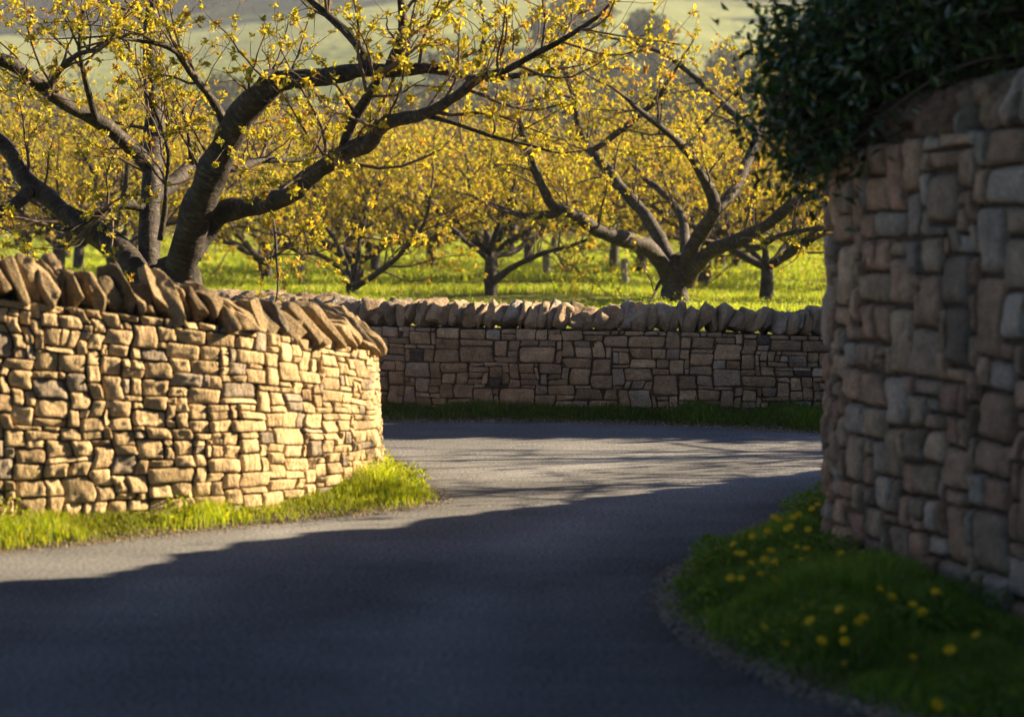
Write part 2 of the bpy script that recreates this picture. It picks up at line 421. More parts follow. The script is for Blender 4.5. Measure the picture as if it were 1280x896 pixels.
# --- far wall
FW = Path([(-16, 27.5, .0, .98), (-7, 23.2, .0, .9), (-3.4, 20.9, .0, .84), (-1.9, 19.0, 0, .81), (-.6, 18.1, 0, .80), (.6, 17.9, 0, .79), (1.9, 17.85, 0, .765), (2.8, 17.95, 0, .73), (4.2, 18.5, 0, .73), (8, 20.8, 0, .75), (16, 26.0, 0, .8)], side=1)
fwall = tag(empty('dry_stone_wall', (0, 18, 0)), 'shaded brown stone wall on the far side of the lane below the orchard, rounded leaning coping stones', 'stone wall')
bpy.context.view_layer.update()
fskip = lambda s_: LWx(FW, s_, -3.0, 4.4)
def LWx(p, s_, a_, b_):
    x_ = p(np.array(s_))[0]; return x_ < a_ or x_ > b_
wall_parts(fwall, FW, .45, 'f', dict(unit_s=.062, unit_z=.061, wr=ch([1, 2, 3, 4, 5], [.14, .36, .28, .15, .07]), hr=ch([1, 2, 3], [.45, .38, .17]), gap=.0045, bulge=.017, skip=fskip, wob=.01),
           dict(hgt=(.21, .28), tk=(.07, .13), lean=(10, 28), overhang=.02, dark=.78, power=3.6, skip=lambda s_: LWx(FW, s_, -4.4, 5.0)), M['stone_f'])
# --- tall wall on the right, rounded end, then an unseen lower wall round the corner, heights set for its shadow edge
RW = Path([(4.1, 2.0, 0, 2.1), (3.4, 4.2, 0, 2.1), (2.66, 6.3, 0, 2.08), (2.07, 8.0, 0, 2.06), (1.735, 9.1, 0, 2.05), (1.605, 9.75, 0, 2.04), (1.62, 10.05, 0, 2.03), (1.74, 10.33, 0, 2.02), (1.98, 10.5, 0, 2.0), (2.4, 10.55, 0, 2.0)], side=-1)
rwall = tag(empty('dry_stone_wall', (2, 9, 0)), 'tall shaded wall of mixed grey and reddish stones on the near corner under the dark evergreen', 'stone wall')
bpy.context.view_layer.update()
rskip = lambda s_: RW(np.array(s_))[1] < 6.2
wall_parts(rwall, RW, .5, 'r', dict(unit_s=.085, unit_z=.078, wr=ch([1, 2, 3], [.30, .48, .22]), hr=ch([1, 2, 3], [.26, .50, .24]), gap=.0075, bulge=.042, rough=.013, skip=rskip, wob=.03, big=.2),
           dict(hgt=(.24, .34), tk=(.065, .115), lean=(-10, 16), overhang=.03, skip=rskip), M['stone_r'])
LO = Path([(2.3, 10.62, 0, 1.86), (2.45, 11.3, 0, 1.80), (3.1, 12.2, 0, 1.66), (4.6, 13.75, 0, 1.57), (6.4, 15.3, 0, 1.57), (9.5, 17.2, 0, 1.57), (15, 20, 0, 1.57)], side=-1)
lo = tag(empty('dry_stone_wall', (4, 13, 0)), 'unseen low stone wall behind the tall corner wall, height set for its shadow edge', 'stone wall')
bpy.context.view_layer.update()
wall_parts(lo, LO, .45, 'r', dict(unit_s=.08, unit_z=.08, wr=ch([1, 2, 3], [.25, .5, .25]), hr=ch([1, 2], [.5, .5]), gap=.006, bulge=.03, n=8, skip=lambda s_: LO(np.array(s_))[0] > 7),
           dict(hgt=(.18, .26), tk=(.11, .17), lean=(-20, -5), skip=lambda s_: LO(np.array(s_))[0] > 9), M['stone_r'])

# ------------------------------------------------------------ ground, road, verges
def sheet(name, x0, x1, y0, y1, nx, ny, zf, material, kind='structure'):
    X, Y = np.meshgrid(np.linspace(x0, x1, nx), np.linspace(y0, y1, ny), indexing='ij')
    Z = zf(X, Y); mb = MB(); mb.add(np.stack([X, Y, Z], -1).reshape(-1, 3), grid_faces(nx, ny)); o = mb.build(name, material)
    o['kind'] = kind; return o
sheet('ground', -1500, 1500, -300, 2500, 60, 60, lambda X, Y: 0 * X - .35, M['pasture'])

def seg_dist(P, poly):
    P = P.reshape(-1, 2); d = np.full(len(P), 1e9); ins = np.zeros(len(P), bool)
    for a_, b_ in zip(poly, np.roll(poly, -1, 0)):
        v = b_ - a_; t = np.clip(((P - a_) @ v) / (v @ v + 1e-12), 0, 1); d = np.minimum(d, np.linalg.norm(P - (a_ + t[:, None] * v), axis=1))
        c1 = (a_[1] > P[:, 1]) != (b_[1] > P[:, 1])
        xi = (b_[0] - a_[0]) * (P[:, 1] - a_[1]) / (b_[1] - a_[1] + 1e-12) + a_[0]
        ins ^= c1 & (P[:, 0] < xi)
    return np.where(ins, d, -d)
class Verge:
    def __init__(s, poly, rise, width):
        s.poly = np.array(poly); s.rise = rise; s.width = width
    def d(s, P):
        P = np.asarray(P); return seg_dist(P, s.poly).reshape(P.shape[:-1]) + vn(P, 5, 3) * .022 + vn(P, 18, 4) * .010
    def z(s, P):
        dd = s.d(P); f = np.clip(dd / s.width, -1, 1)
        return np.where(f > 0, s.rise * (1 - (1 - np.clip(f, 0, 1)) ** 2), s.rise * 2 * f) + .003 + vn(P, 7, 9) * .008 * np.clip(f * 4, 0, 1)
    def build(s, step):
        lo_, hi = s.poly.min(0) - .2, s.poly.max(0) + .2
        nx, ny = int((hi[0] - lo_[0]) / step), int((hi[1] - lo_[1]) / step)
        X, Y = np.meshgrid(np.linspace(lo_[0], hi[0], nx), np.linspace(lo_[1], hi[1], ny), indexing='ij')
        P = np.stack([X, Y], -1); dd = s.d(P); Z = np.clip(s.z(P), -.1, 9)
        Fg = grid_faces(nx, ny); ok = (dd.ravel()[Fg] > -.12).all(1)
        mb = MB(); mb.add(np.stack([X, Y, Z], -1).reshape(-1, 3), Fg[ok]); o = mb.build('verge', M['soil']); o['kind'] = 'structure'; return o
    def sample(s, n, box=None):
        lo_, hi = s.poly.min(0), s.poly.max(0)
        if box is not None: lo_ = np.maximum(lo_, box[:2]); hi = np.minimum(hi, box[2:])
        P = rng.uniform(lo_, hi, (n, 2)); dd = s.d(P); k = dd > 0.0
        return P[k], dd[k]
g2 = lambda *p: gnd(*p)[:2]
LV = Verge([(-7.6, 7.0), (-4.6, 9.0), tuple(g2(-60, 696)), tuple(g2(0, 690)), tuple(g2(100, 681)), tuple(g2(200, 670)), tuple(g2(330, 655)), tuple(g2(450, 643)), tuple(g2(520, 634)), tuple(g2(546, 627)), tuple(g2(549, 620)), tuple(g2(530, 609)), tuple(g2(500, 600)),
            (-.78, 13.9), (-1.1, 14.6), (-1.3, 14.4), (-1.1, 13.4), (-1.1, 12.5), (-1.6, 11.6), (-3.2, 10.6), (-5.3, 9.4), (-7.8, 7.7)], .075, .35)
RV = Verge([tuple(g2(1034, 615)), tuple(g2(1010, 634)), tuple(g2(960, 656)), tuple(g2(900, 686)), tuple(g2(855, 708)), tuple(g2(832, 735)), tuple(g2(832, 760)), tuple(g2(865, 795)), tuple(g2(930, 832)), tuple(g2(1000, 862)), tuple(g2(1080, 888)), tuple(g2(1200, 925)), (2.2, 5.0), (3.0, 2.0), (4.3, 2.0), (3.6, 4.2), (2.85, 6.3), (2.2, 8.2), (1.75, 9.9), (1.8, 10.6), (2.0, 11.0), (2.6, 11.4), (2.7, 12.1), (2.2, 11.9)], .07, .5)
FV = Verge([(-9, 23.7), (-3.6, 20.4), (-2.1, 18.6), (-1.2, 17.75), tuple(g2(475, 527)), tuple(g2(600, 527)), tuple(g2(760, 529)), tuple(g2(900, 534)), tuple(g2(1020, 541)), (3.6, 16.9), (6, 18.3), (10, 20.9), (10, 22.1), (8, 21), (4.2, 18.7), (2.8, 18.15), (.6, 18.1), (-.6, 18.3), (-2, 19.3), (-3.6, 21.3), (-9, 24.4)], .05, .3)
def road():
    X, Y = np.meshgrid(np.unique(np.concatenate([np.linspace(-22, -5, 12), np.linspace(-5, 7, 170), np.linspace(7, 22, 12)])), np.unique(np.concatenate([np.linspace(-6, 4, 10), np.linspace(4, 19, 190), np.linspace(19, 28, 8)])), indexing='ij')
    P = np.stack([X, Y], -1).reshape(-1, 2); C_ = np.ones((len(P), 3))
    def dl(pts):
        Q = smooth_path(np.array([[*p, 0, 0] for p in pts]), .1)[:, :2]; return np.sqrt(((P[:, None] - Q[None]) ** 2).sum(-1)).min(1)
    for off, amp in ((0, .30), (1, .24)):
        # wheel tracks polished by traffic; their sheen is painted as paler colour
        tr = [(-.25, 2.0), (-.3, 6.7), (-.28, 8.6), (-.05, 9.95), (.56, 11.7), (1.75, 13.4), (4.5, 15.6), (9, 18.6)] if off == 0 else [(-1.7, 2.0), (-1.7, 6.7), (-1.6, 9.2), (-1.2, 11.0), (-.3, 13.0), (1.3, 14.9), (4.2, 17.0), (9, 19.8)]
        d = dl(tr) + .12 * fbm(P, 1.3, 80, 2); C_ *= (1 + amp * np.exp(-(d / .30) ** 2))[:, None]
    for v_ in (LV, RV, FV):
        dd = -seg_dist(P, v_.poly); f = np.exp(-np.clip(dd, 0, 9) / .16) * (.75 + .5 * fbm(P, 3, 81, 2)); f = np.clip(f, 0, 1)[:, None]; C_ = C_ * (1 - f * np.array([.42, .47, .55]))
    C_ *= (1 + .10 * fbm(P, .55, 82, 3))[:, None]
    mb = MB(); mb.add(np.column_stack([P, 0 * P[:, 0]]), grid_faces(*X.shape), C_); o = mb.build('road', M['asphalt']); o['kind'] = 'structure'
road()
LV.build(.03); RV.build(.03); FV.build(.06)

def blades(P, z, h, wd, cols, lean=.5, seg=2, curl=.35):
    n_ = len(P); an = rng.uniform(0, 2 * np.pi, n_); la = rng.uniform(0, 2 * np.pi, n_); l = rng.uniform(.05, lean, n_) * h
    sx, sy = np.cos(an) * wd / 2, np.sin(an) * wd / 2; lx, ly = np.cos(la) * l, np.sin(la) * l
    V = np.zeros((n_, 5, 3))
    for k, (f, ww) in enumerate(((0, 1), (.55, .8))):
        V[:, 2 * k, 0] = P[:, 0] - sx * ww + lx * f ** 2; V[:, 2 * k, 1] = P[:, 1] - sy * ww + ly * f ** 2; V[:, 2 * k, 2] = z + h * f
        V[:, 2 * k + 1, 0] = P[:, 0] + sx * ww + lx * f ** 2; V[:, 2 * k + 1, 1] = P[:, 1] + sy * ww + ly * f ** 2; V[:, 2 * k + 1, 2] = z + h * f
    V[:, 4, 0] = P[:, 0] + lx; V[:, 4, 1] = P[:, 1] + ly; V[:, 4, 2] = z + h * (1 - .25 * l / h)
    V[:, :2, 2] -= .01
    b_ = np.arange(n_)[:, None] * 5
    Q = b_ + np.array([[0, 1, 3, 2]]); T_ = b_ + np.array([[2, 3, 4]])
    C = np.repeat(cols[:, None, :], 5, 1); 
    return V.reshape(-1, 3), Q, T_, C.reshape(-1, 3)
def blade_mb(mb, *a_, **k):
    V, Q, T_, C = blades(*a_, **k); n0 = mb.n
    mb.add(V, Q, C); mb.F.append((T_ + n0, 0, True))
def leaflets(mb, P, Z, size, cols, up=.5):
    n_ = len(P); d = rng.normal(size=(n_, 3)); d[:, 2] = np.abs(d[:, 2]) * up + .1; d /= np.linalg.norm(d, axis=1)[:, None]
    add_leaves(mb, np.column_stack([P, Z]), d, size, cols)
def add_leaves(mb, base, d, size, cols, wratio=.55, fold=.25, mat_=0):
    n_ = len(base); r_ = rng.normal(size=(n_, 3)); s_ = np.cross(d, r_); s_ /= np.linalg.norm(s_, axis=1)[:, None] + 1e-9
    u = np.cross(s_, d); size = np.asarray(size).reshape(-1, 1) * np.ones((n_, 1))
    V = np.zeros((n_, 4, 3)); V[:, 0] = base; V[:, 2] = base + d * size - u * size * .15
    mid = base + d * size * .48
    V[:, 1] = mid + s_ * size * wratio / 2 + u * size * fold * .5; V[:, 3] = mid - s_ * size * wratio / 2 + u * size * fold * .5
    b_ = np.arange(n_)[:, None] * 4
    F_ = np.vstack([b_ + np.array([[0, 1, 2]]), b_ + np.array([[0, 2, 3]])])
    mb.add(V.reshape(-1, 3), F_, np.repeat(cols[:, None, :], 4, 1).reshape(-1, 3), mat=mat_, smooth=False)
def gcol(n_, base=(.105, .17, .018), yell=(.21, .22, .02), dry=.04):
    t = rng.random((n_, 1)) ** 1.3; c = np.array(base) * (1 - t) + np.array(yell) * t; c = c * rng.uniform(.7, 1.25, (n_, 1))
    k = rng.random(n_) < dry; c[k] = np.array([.3, .24, .1]); return c

def verge_grass(v, n_, hmul, box=None, base=(.105, .17, .018), yell=(.21, .22, .02), wd=.005, nleaf=0, edge=.12, dry=.04):
    P, dd = v.sample(n_, box); keep = rng.random(len(P)) < np.clip((dd + .02) / edge, 0.05, 1); P, dd = P[keep], dd[keep]
    patch = fbm(P, 2.4, 21, 2)
    h = hmul * (0.35 + np.clip(dd / .5, 0, 1) * .75) * np.clip(1 + .8 * patch, .6, 2) * rng.uniform(.5, 1.3, len(P)); h = np.clip(h, .015, .4)
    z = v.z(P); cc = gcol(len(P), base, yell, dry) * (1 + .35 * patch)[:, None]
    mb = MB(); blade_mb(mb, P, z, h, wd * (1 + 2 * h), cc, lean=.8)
    if nleaf:
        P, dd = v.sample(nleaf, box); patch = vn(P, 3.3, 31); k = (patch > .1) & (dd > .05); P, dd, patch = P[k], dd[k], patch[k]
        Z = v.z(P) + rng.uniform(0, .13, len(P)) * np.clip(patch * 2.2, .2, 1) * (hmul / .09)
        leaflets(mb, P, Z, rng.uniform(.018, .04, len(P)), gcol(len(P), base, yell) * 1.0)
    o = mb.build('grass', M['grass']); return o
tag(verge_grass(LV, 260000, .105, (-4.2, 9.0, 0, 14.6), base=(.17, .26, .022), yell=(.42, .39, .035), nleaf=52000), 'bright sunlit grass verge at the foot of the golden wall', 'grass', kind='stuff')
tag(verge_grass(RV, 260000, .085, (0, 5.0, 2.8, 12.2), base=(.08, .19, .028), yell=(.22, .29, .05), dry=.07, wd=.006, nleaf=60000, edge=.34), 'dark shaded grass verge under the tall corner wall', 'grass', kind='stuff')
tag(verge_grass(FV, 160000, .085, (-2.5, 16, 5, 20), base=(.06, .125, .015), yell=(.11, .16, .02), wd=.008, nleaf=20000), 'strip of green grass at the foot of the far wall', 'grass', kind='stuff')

# gravel chips and crumbs along the verge edges
def gravel(v, n_, box, smax=.014, lo_=-.10, hi_=.07, label=''):
    P = rng.uniform(box[:2], box[2:], (n_, 2)); dd = v.d(P); k = (dd > lo_) & (dd < hi_) & (rng.random(n_) < np.exp(-np.abs(dd) / .045)); P = P[k]; dd = dd[k]
    z = np.maximum(v.z(P), 0); n_ = len(P); s_ = rng.uniform(.25, 1, n_) ** 2 * smax
    o8 = np.array([[1, 0, 0], [-1, 0, 0], [0, 1, 0], [0, -1, 0], [0, 0, 1], [0, 0, -1]], float)
    f8 = np.array([[0, 2, 4], [2, 1, 4], [1, 3, 4], [3, 0, 4], [2, 0, 5], [1, 2, 5], [3, 1, 5], [0, 3, 5]])
    V = o8[None] * (s_[:, None, None] * rng.uniform(.6, 1.3, (n_, 6, 1))) * np.array([1, 1, .6]); V[:, :, 0] += P[:, :1]; V[:, :, 1] += P[:, 1:]; V[:, :, 2] += (z + s_ * .3)[:, None]
    Fc = (np.arange(n_)[:, None, None] * 6 + f8[None]).reshape(-1, 3)
    mb = MB(); mb.add(V.reshape(-1, 3), Fc, smooth=False); return tag(mb.build('gravel', M['gravel']), label, 'gravel', kind='stuff')
gravel(LV, 120000, (-3.4, 9.6, 0, 14), .010, label='loose grit along the sunlit verge edge')
gravel(RV, 200000, (0.2, 5.5, 2.6, 12.2), .016, -.08, .16, label='loose grit and earth crumbs edging the shaded verge')
gravel(FV, 120000, (-2, 16, 5, 19), .014, label='loose grit at the edge of the far verge')

# raised orchard ground behind the far wall
FWc = FW.P[:, :2]
def oz(X, Y): return .70 + fbm(np.stack([X, Y], -1), .25, 40, 3) * .10 * np.clip((Y - 20) / 6, 0, 1) + .012 * np.clip(Y - 30, 0, 80)
def orchard_sheet():
    nu = 140; xs_ = np.linspace(-60, 60, nu)
    wy = np.interp(xs_, FWc[:, 0], FWc[:, 1]) + .22
    wy = np.where(xs_ < -16, 27.7 + (-16 - xs_) * .4, wy); wy = np.where(xs_ > 16, 26.2 + (xs_ - 16) * .5, wy)
    t = np.linspace(0, 1, 150) ** 1.8
    X = np.repeat(xs_[:, None], 150, 1); Y = wy[:, None] + (125 - wy[:, None]) * t[None]
    mb = MB(); mb.add(np.stack([X, Y, oz(X, Y)], -1).reshape(-1, 3), grid_faces(nu, 150)); o = mb.build('orchard_ground', M['orchard']); o['kind'] = 'structure'
orchard_sheet()
def poly_sheet(name, pts, z, material):
    mb = MB(); P = np.array([(x_, y_, z) for x_, y_ in pts]); mb.add(P, [list(range(len(P)))], smooth=False); o = mb.build(name, material); o['kind'] = 'structure'
# plots behind the left and right walls
def plot(name, path, far, z, sgn):
    q = np.linspace(0, path.L, 60); x_, y_, zb, zt, T, Nn = path(q)
    A = np.stack([x_ - Nn[:, 0] * .25, y_ - Nn[:, 1] * .25], 1)
    Bm = np.array(far)[None] + (A - np.array(far)[None]) * 0
    mb = MB(); k = 12; t = np.linspace(0, 1, k)[None, :, None]; G = A[:, None] * (1 - t) + Bm[:, None] * t
    V = np.concatenate([G, np.full(G.shape[:2] + (1,), z)], -1); mb.add(V.reshape(-1, 3), grid_faces(60, k)); o = mb.build(name, M['orchard']); o['kind'] = 'structure'
plot('ground', LW, (-14, 12), .62, 1)

# orchard grass
def orchard_grass():
    mb = MB()
    for (n_, y0, y1, hh, ww) in ((130000, 20, 36, .10, .014), (110000, 36, 60, .13, .028), (60000, 60, 112, .16, .05)):
        Y = rng.uniform(y0, y1, n_); X = rng.uniform(-.30, .24, n_) * Y
        wy = np.interp(X, FWc[:, 0], FWc[:, 1]) + .3; k = Y > wy; X, Y = X[k], Y[k]
        P = np.stack([X, Y], -1); patch = fbm(np.stack([X * .5, Y * 1.2], -1), .5, 50, 3)
        k = patch > -.10 + .22 * rng.normal(size=len(X)); P, patch = P[k], patch[k]
        h = hh * rng.uniform(.4, 1.2, len(P)) * (1 + .6 * patch); h = np.clip(h, .03, .4)
        c = gcol(len(P), (.20, .29, .03), (.40, .39, .06), .08) * (1 + .25 * patch)[:, None]
        blade_mb(mb, P, oz(P[:, 0], P[:, 1]), h, ww * rng.uniform(.6, 1.3, len(P)), c, lean=.9)
        q = rng.random(len(P)) < .25; leaflets(mb, P[q], oz(P[q, 0], P[q, 1]) + h[q] * rng.uniform(.3, 1.2, q.sum()), ww * 2.2, gcol(q.sum(), (.26, .36, .025), (.5, .5, .04), 0))
    tag(mb.build('grass', M['grass']), 'bright spring grass growing across the orchard floor', 'grass', kind='stuff')
orchard_grass()

# ------------------------------------------------------------ trees
def tube(mb, P, r_, sides, mat_=0, wob=0.0, seed=0, capend=True):
    P = np.asarray(P, float); r_ = np.asarray(r_, float); k = len(P)
    T = np.gradient(P, axis=0); T /= np.linalg.norm(T, axis=1)[:, None] + 1e-9
    ref = np.array([.3, -1, .2]) if abs(T[0][1]) < .8 else np.array([1, .2, .1])
    A = np.cross(T, ref); A /= np.linalg.norm(A, axis=1)[:, None] + 1e-9; B = np.cross(T, A)
    an = np.linspace(0, 2 * np.pi, sides, endpoint=False)
    ring = np.cos(an)[None, :, None] * A[:, None] + np.sin(an)[None, :, None] * B[:, None]
    rr = r_[:, None] * np.ones((1, sides))
    if wob: rr = rr * (1 + wob * fbm((P[:, None] + ring * r_[:, None, None]), 6, seed, 3))
    V = P[:, None] + ring * rr[..., None]
    L = np.concatenate([[0], np.cumsum(np.linalg.norm(np.diff(P, axis=0), axis=1))])
    uv = np.stack([np.broadcast_to((an / (2 * np.pi))[None], (k, sides)), np.broadcast_to(L[:, None], (k, sides))], -1)
    mb.add(V.reshape(-1, 3), grid_faces(k, sides, True)[:, ::-1], mat=mat_, uv=uv.reshape(-1, 2))
    if capend and r_[-1] > .004:
        n0 = mb.n; mb.add(P[-1][None] + T[-1] * r_[-1] * .5, np.zeros((0, 3), int), mat=mat_)
        f = np.array([[n0 - sides + (j + 1) % sides, n0 - sides + j, n0] for j in range(sides)]); mb.F.append((f, mat_, True))
def resample(P, r_, step):
    P = np.asarray(P, float); Q = smooth_path(np.column_stack([P, r_]), step) if len(P) > 2 else np.column_stack([P, r_])
    return Q[:, :3], Q[:, 3]
def wander(p0, d0, L, nseg, bend, up, rg):
    P = [p0]; d = d0 / np.linalg.norm(d0)
    for _ in range(nseg):
        d = d + rg.normal(size=3) * bend + np.array([0, 0, up]); d /= np.linalg.norm(d); P.append(P[-1] + d * L / nseg)
    return np.array(P)
def crown_from(limbs, rg, l1=(.9, 1.9), sp1=.28, l2=(.25, .75), sp2=.17, spur=.085, lsz=(.028, .046), nl=(4, 7), start=.25, cl_p=.9, tw=1.0, leafcol=None, twig_sides=4, limbleaf=True, keep=None):
    mb = MB(); clusters = []
    l1b = []
    for P, r_ in limbs:
        L = np.linalg.norm(np.diff(P, axis=0), axis=1).sum(); nn = max(1, int(L * (1 - start) / sp1))
        for _ in range(nn):
            t = rg.uniform(start, 1) ** .8; i = min(len(P) - 2, int(t * (len(P) - 1)))
            T = P[i + 1] - P[i]; T /= np.linalg.norm(T) + 1e-9; pr = rg.normal(size=3); pr -= pr @ T * T; pr /= np.linalg.norm(pr)
            d = T * rg.uniform(.2, .9) + pr * .9 + np.array([0, 0, .35]); ln = rg.uniform(*l1) * (1 - .35 * t)
            Q = wander(P[i], d, ln, 7, .17, .05, rg); r0 = min(r_[i] * .55, .007 + .009 * ln) * tw; rq = np.linspace(r0, .0028 * tw, 8)
            if keep is not None and not keep(Q[-1]): continue
            l1b.append((Q, rq)); tube(mb, Q, rq, 5, 1)
        if r_[-1] > .032: continue
        # leading shoot of the limb itself
        T = P[-1] - P[-2]; Q = wander(P[-1], T, rg.uniform(*l1) * .8, 7, .12, .03, rg); rq = np.linspace(max(r_[-1] * .9, .004), .0025 * tw, 8); l1b.append((Q, rq)); tube(mb, Q, rq, 5, 1)
    l2b = []
    for P, r_ in l1b:
        L = np.linalg.norm(np.diff(P, axis=0), axis=1).sum(); nn = max(1, int(L / sp2))
        for _ in range(nn):
            t = rg.uniform(.12, 1); x_ = t * (len(P) - 1); i = min(len(P) - 2, int(x_)); p = P[i] + (P[i + 1] - P[i]) * (x_ - i)
            T = P[i + 1] - P[i]; T /= np.linalg.norm(T) + 1e-9; pr = rg.normal(size=3); pr -= pr @ T * T; pr /= np.linalg.norm(pr)
            Q = wander(p, T * .6 + pr * .8 + np.array([0, 0, .25]), rg.uniform(*l2), 4, .16, .04, rg); rq = np.linspace(min(r_[i] * .7, .0042) * tw, .0018 * tw, 5)
            l2b.append((Q, rq)); tube(mb, Q, rq, 3, 1)
    def spurs(P, sp, t0):
        L = np.linalg.norm(np.diff(P, axis=0), axis=1).sum(); k = max(1, int(L * (1 - t0) / sp))
        t = rg.uniform(t0, 1, k); t[0] = 1.0; x_ = t * (len(P) - 1); i = np.minimum(len(P) - 2, x_.astype(int)); return P[i] + (P[i + 1] - P[i]) * (x_ - i)[:, None]
    for P, r_ in l2b: clusters.append(spurs(P, spur, .15))
    for P, r_ in l1b: clusters.append(spurs(P, spur * 1.3, .3))
    if limbleaf:
        for P, r_ in limbs: clusters.append(spurs(P, spur * 5, .4))
    Cc = np.vstack(clusters); Cc = Cc[rg.random(len(Cc)) < cl_p]
    k = rg.integers(nl[0], nl[1] + 1, len(Cc)); idx = np.repeat(np.arange(len(Cc)), k)
    main = rg.normal(size=(len(Cc), 3)) * .6 + np.array([0, 0, .25])
    d = main[idx] + rg.normal(size=(len(idx), 3)) * .8; d[:, 2] -= .1; d /= np.linalg.norm(d, axis=1)[:, None]
    csz = rg.uniform(.65, 1.25, len(Cc)); tone = rg.random((len(Cc), 1))
    base = leafcol or ((.52, .43, .042), (.34, .35, .05), (.40, .27, .06))
    cc = np.array(base[0]) * (1 - tone) + np.array(base[1]) * tone; q = rg.random(len(Cc)) < .12; cc[q] = np.array(base[2])
    cc = cc[idx] * rg.uniform(.72, 1.2, (len(idx), 1))
    add_leaves(mb, Cc[idx] + rg.normal(size=(len(idx), 3)) * .008, d, rg.uniform(*lsz, len(idx)) * csz[idx], cc, wratio=.6)
    return mb
def make_tree(name, base, limbs, rg, trunk_extra=None, **kw):
    root = empty(name, base); bpy.context.view_layer.update()
    mb = MB(); LL = []
    for i, (P, r_) in enumerate(limbs):
        P2, r2 = resample(P, r_, .06 if r_[0] > .05 else .12)
        # knobbly growth
        P2 = P2 + np.stack([fbm(P2 + 7 * i, 2.2, k, 2) for k in (1, 2, 3)], -1) * .05 * np.linspace(0, 1, len(P2))[:, None] * .6
        tube(mb, P2 - np.array(base), r2 * .93, 12 if r_[0] > .04 else 7, 0, .24, i)
        LL.append((P2 - np.array(base), r2))
    t = mb.build('trunk', M['bark'], root)
    kw.setdefault('cl_p', .74); cmb = crown_from(LL[1:], rg, **kw); print('crown verts', cmb.n)
    cr = cmb.build('crown', [M['leaf'], M['twig']], root)
    return root

def LP(pts, r0, r1, Y0):
    # limb traced as (px, py, depth offset); radii in px at Y0
    P = np.array([at(x_, y_, Y0 + d) for x_, y_, d in pts]); k = len(P)
    return P, np.linspace(r0, r1, k) * Y0 / F
# --- big many-stemmed cherry behind the left wall
YB = 15.8
LT = [
 LP([(214, 392, 0), (213, 372, 0), (212, 350, 0), (210, 330, 0.05)], 44, 26, YB),
 LP([(232, 366, 0), (228, 330, -.1), (244, 268, -.3), (276, 195, -.5), (309, 138, -.7), (338, 104, -.85), (344, 92, -.9)], 22, 14, YB),
 LP([(330, 116, -.8), (353, 100, -.9), (406, 97, -1.0), (455, 88, -1.1), (496, 86, -1.2), (545, 85, -1.3), (607, 96, -1.3), (700, 90, -1.2)], 14, 2.5, YB),
 LP([(488, 88, -1.2), (502, 58, -1.4), (503, 20, -1.6), (492, -40, -1.8)], 9, 4, YB),
 LP([(463, 86, -1.1), (445, 55, -1.0), (427, 35, -.9), (386, -2, -.8), (350, -40, -.7)], 6.5, 3, YB),
 LP([(236, 318, -.1), (256, 284, 0), (284, 264, -.2), (325, 257, -.4), (366, 240, -.7), (406, 208, -1.0), (431, 190, -1.2), (462, 178, -1.4), (484, 156, -1.6), (531, 144, -1.8), (567, 125, -2.0), (598, 101, -2.2), (634, 85, -2.3), (687, 58, -2.4), (750, 22, -2.5)], 17, 2.2, YB),
 LP([(428, 193, -1.2), (438, 154, -1.3), (463, 110, -1.5), (480, 90, -1.7)], 8, 4, YB),
 LP([(531, 144, -1.8), (590, 160, -2.0), (640, 178, -2.1), (690, 190, -2.2)], 3, 1.4, YB),
 LP([(190, 366, 0), (187, 345, .1), (187, 264, .3), (190, 203, .5), (191, 142, .7), (189, 81, .9), (187, 37, 1.0), (192, -20, 1.1), (186, -80, 1.2)], 17, 8, YB),
 LP([(200, 300, .0), (206, 262, -.05), (207, 231, -.1), (209, 191, -.2), (199, 154, -.3), (179, 110, -.4)], 4.5, 1.3, YB),
 LP([(188, 208, .45), (172, 192, .4), (134, 158, .2), (89, 134, 0), (49, 106, -.2), (15, 80, -.4), (-50, 60, -.6), (-130, 20, -.8)], 11, 7, YB),
 LP([(186, 362, 0), (168, 330, 0), (134, 300, .2), (89, 272, .3), (61, 248, .4), (32, 223, .5), (8, 185, .6), (-40, 150, .7), (-120, 120, .9)], 17, 9, YB),
 LP([(40, 236, .45), (10, 262, .2), (-30, 268, 0), (-80, 250, -.2)], 9, 6, YB),
 LP([(188, 262, .3), (150, 254, .1), (118, 265, -.1), (92, 285, -.2), (60, 280, -.4)], 7, 2.5, YB),
 LP([(192, 245, .4), (219, 227, .8), (244, 203, 1.1), (262, 200, 1.3), (292, 211, 1.5), (329, 201, 1.8), (366, 199, 2.0), (410, 190, 2.3)], 11, 3, YB),
 LP([(284, 162, -.55), (274, 140, -.6), (260, 118, -.7), (240, 93, -.8), (222, 68, -.9), (190, 55, -1.0), (150, 48, -1.1)], 6, 1.8, YB),
 LP([(240, 205, .0), (236, 180, -.1), (228, 150, -.2), (212, 110, -.3)], 3.5, 1.4, YB),
 LP([(120, 150, .1), (110, 110, -.2), (100, 60, -.4), (108, 10, -.6)], 5, 2, YB),
 LP([(60, 112, -.1), (75, 88, -.4), (100, 68, -.6), (120, 62, -.8)], 5, 2.5, YB),
 LP([(338, 258, -.5), (345, 290, -.8), (349, 345, -.9)], 2.2, 1.5, YB),
]
bt = make_tree('cherry_tree', (*at(212, 370, YB)[:2], .62), LT, np.random.default_rng(3), l1=(.5, 1.4), sp1=.12, l2=(.14, .45), sp2=.095, spur=.075, lsz=(.028, .048), nl=(7, 11), start=.3, cl_p=.62)
tag(bt, 'big old many-stemmed cherry tree rising behind the golden wall, thick dark ringed limbs', 'tree')
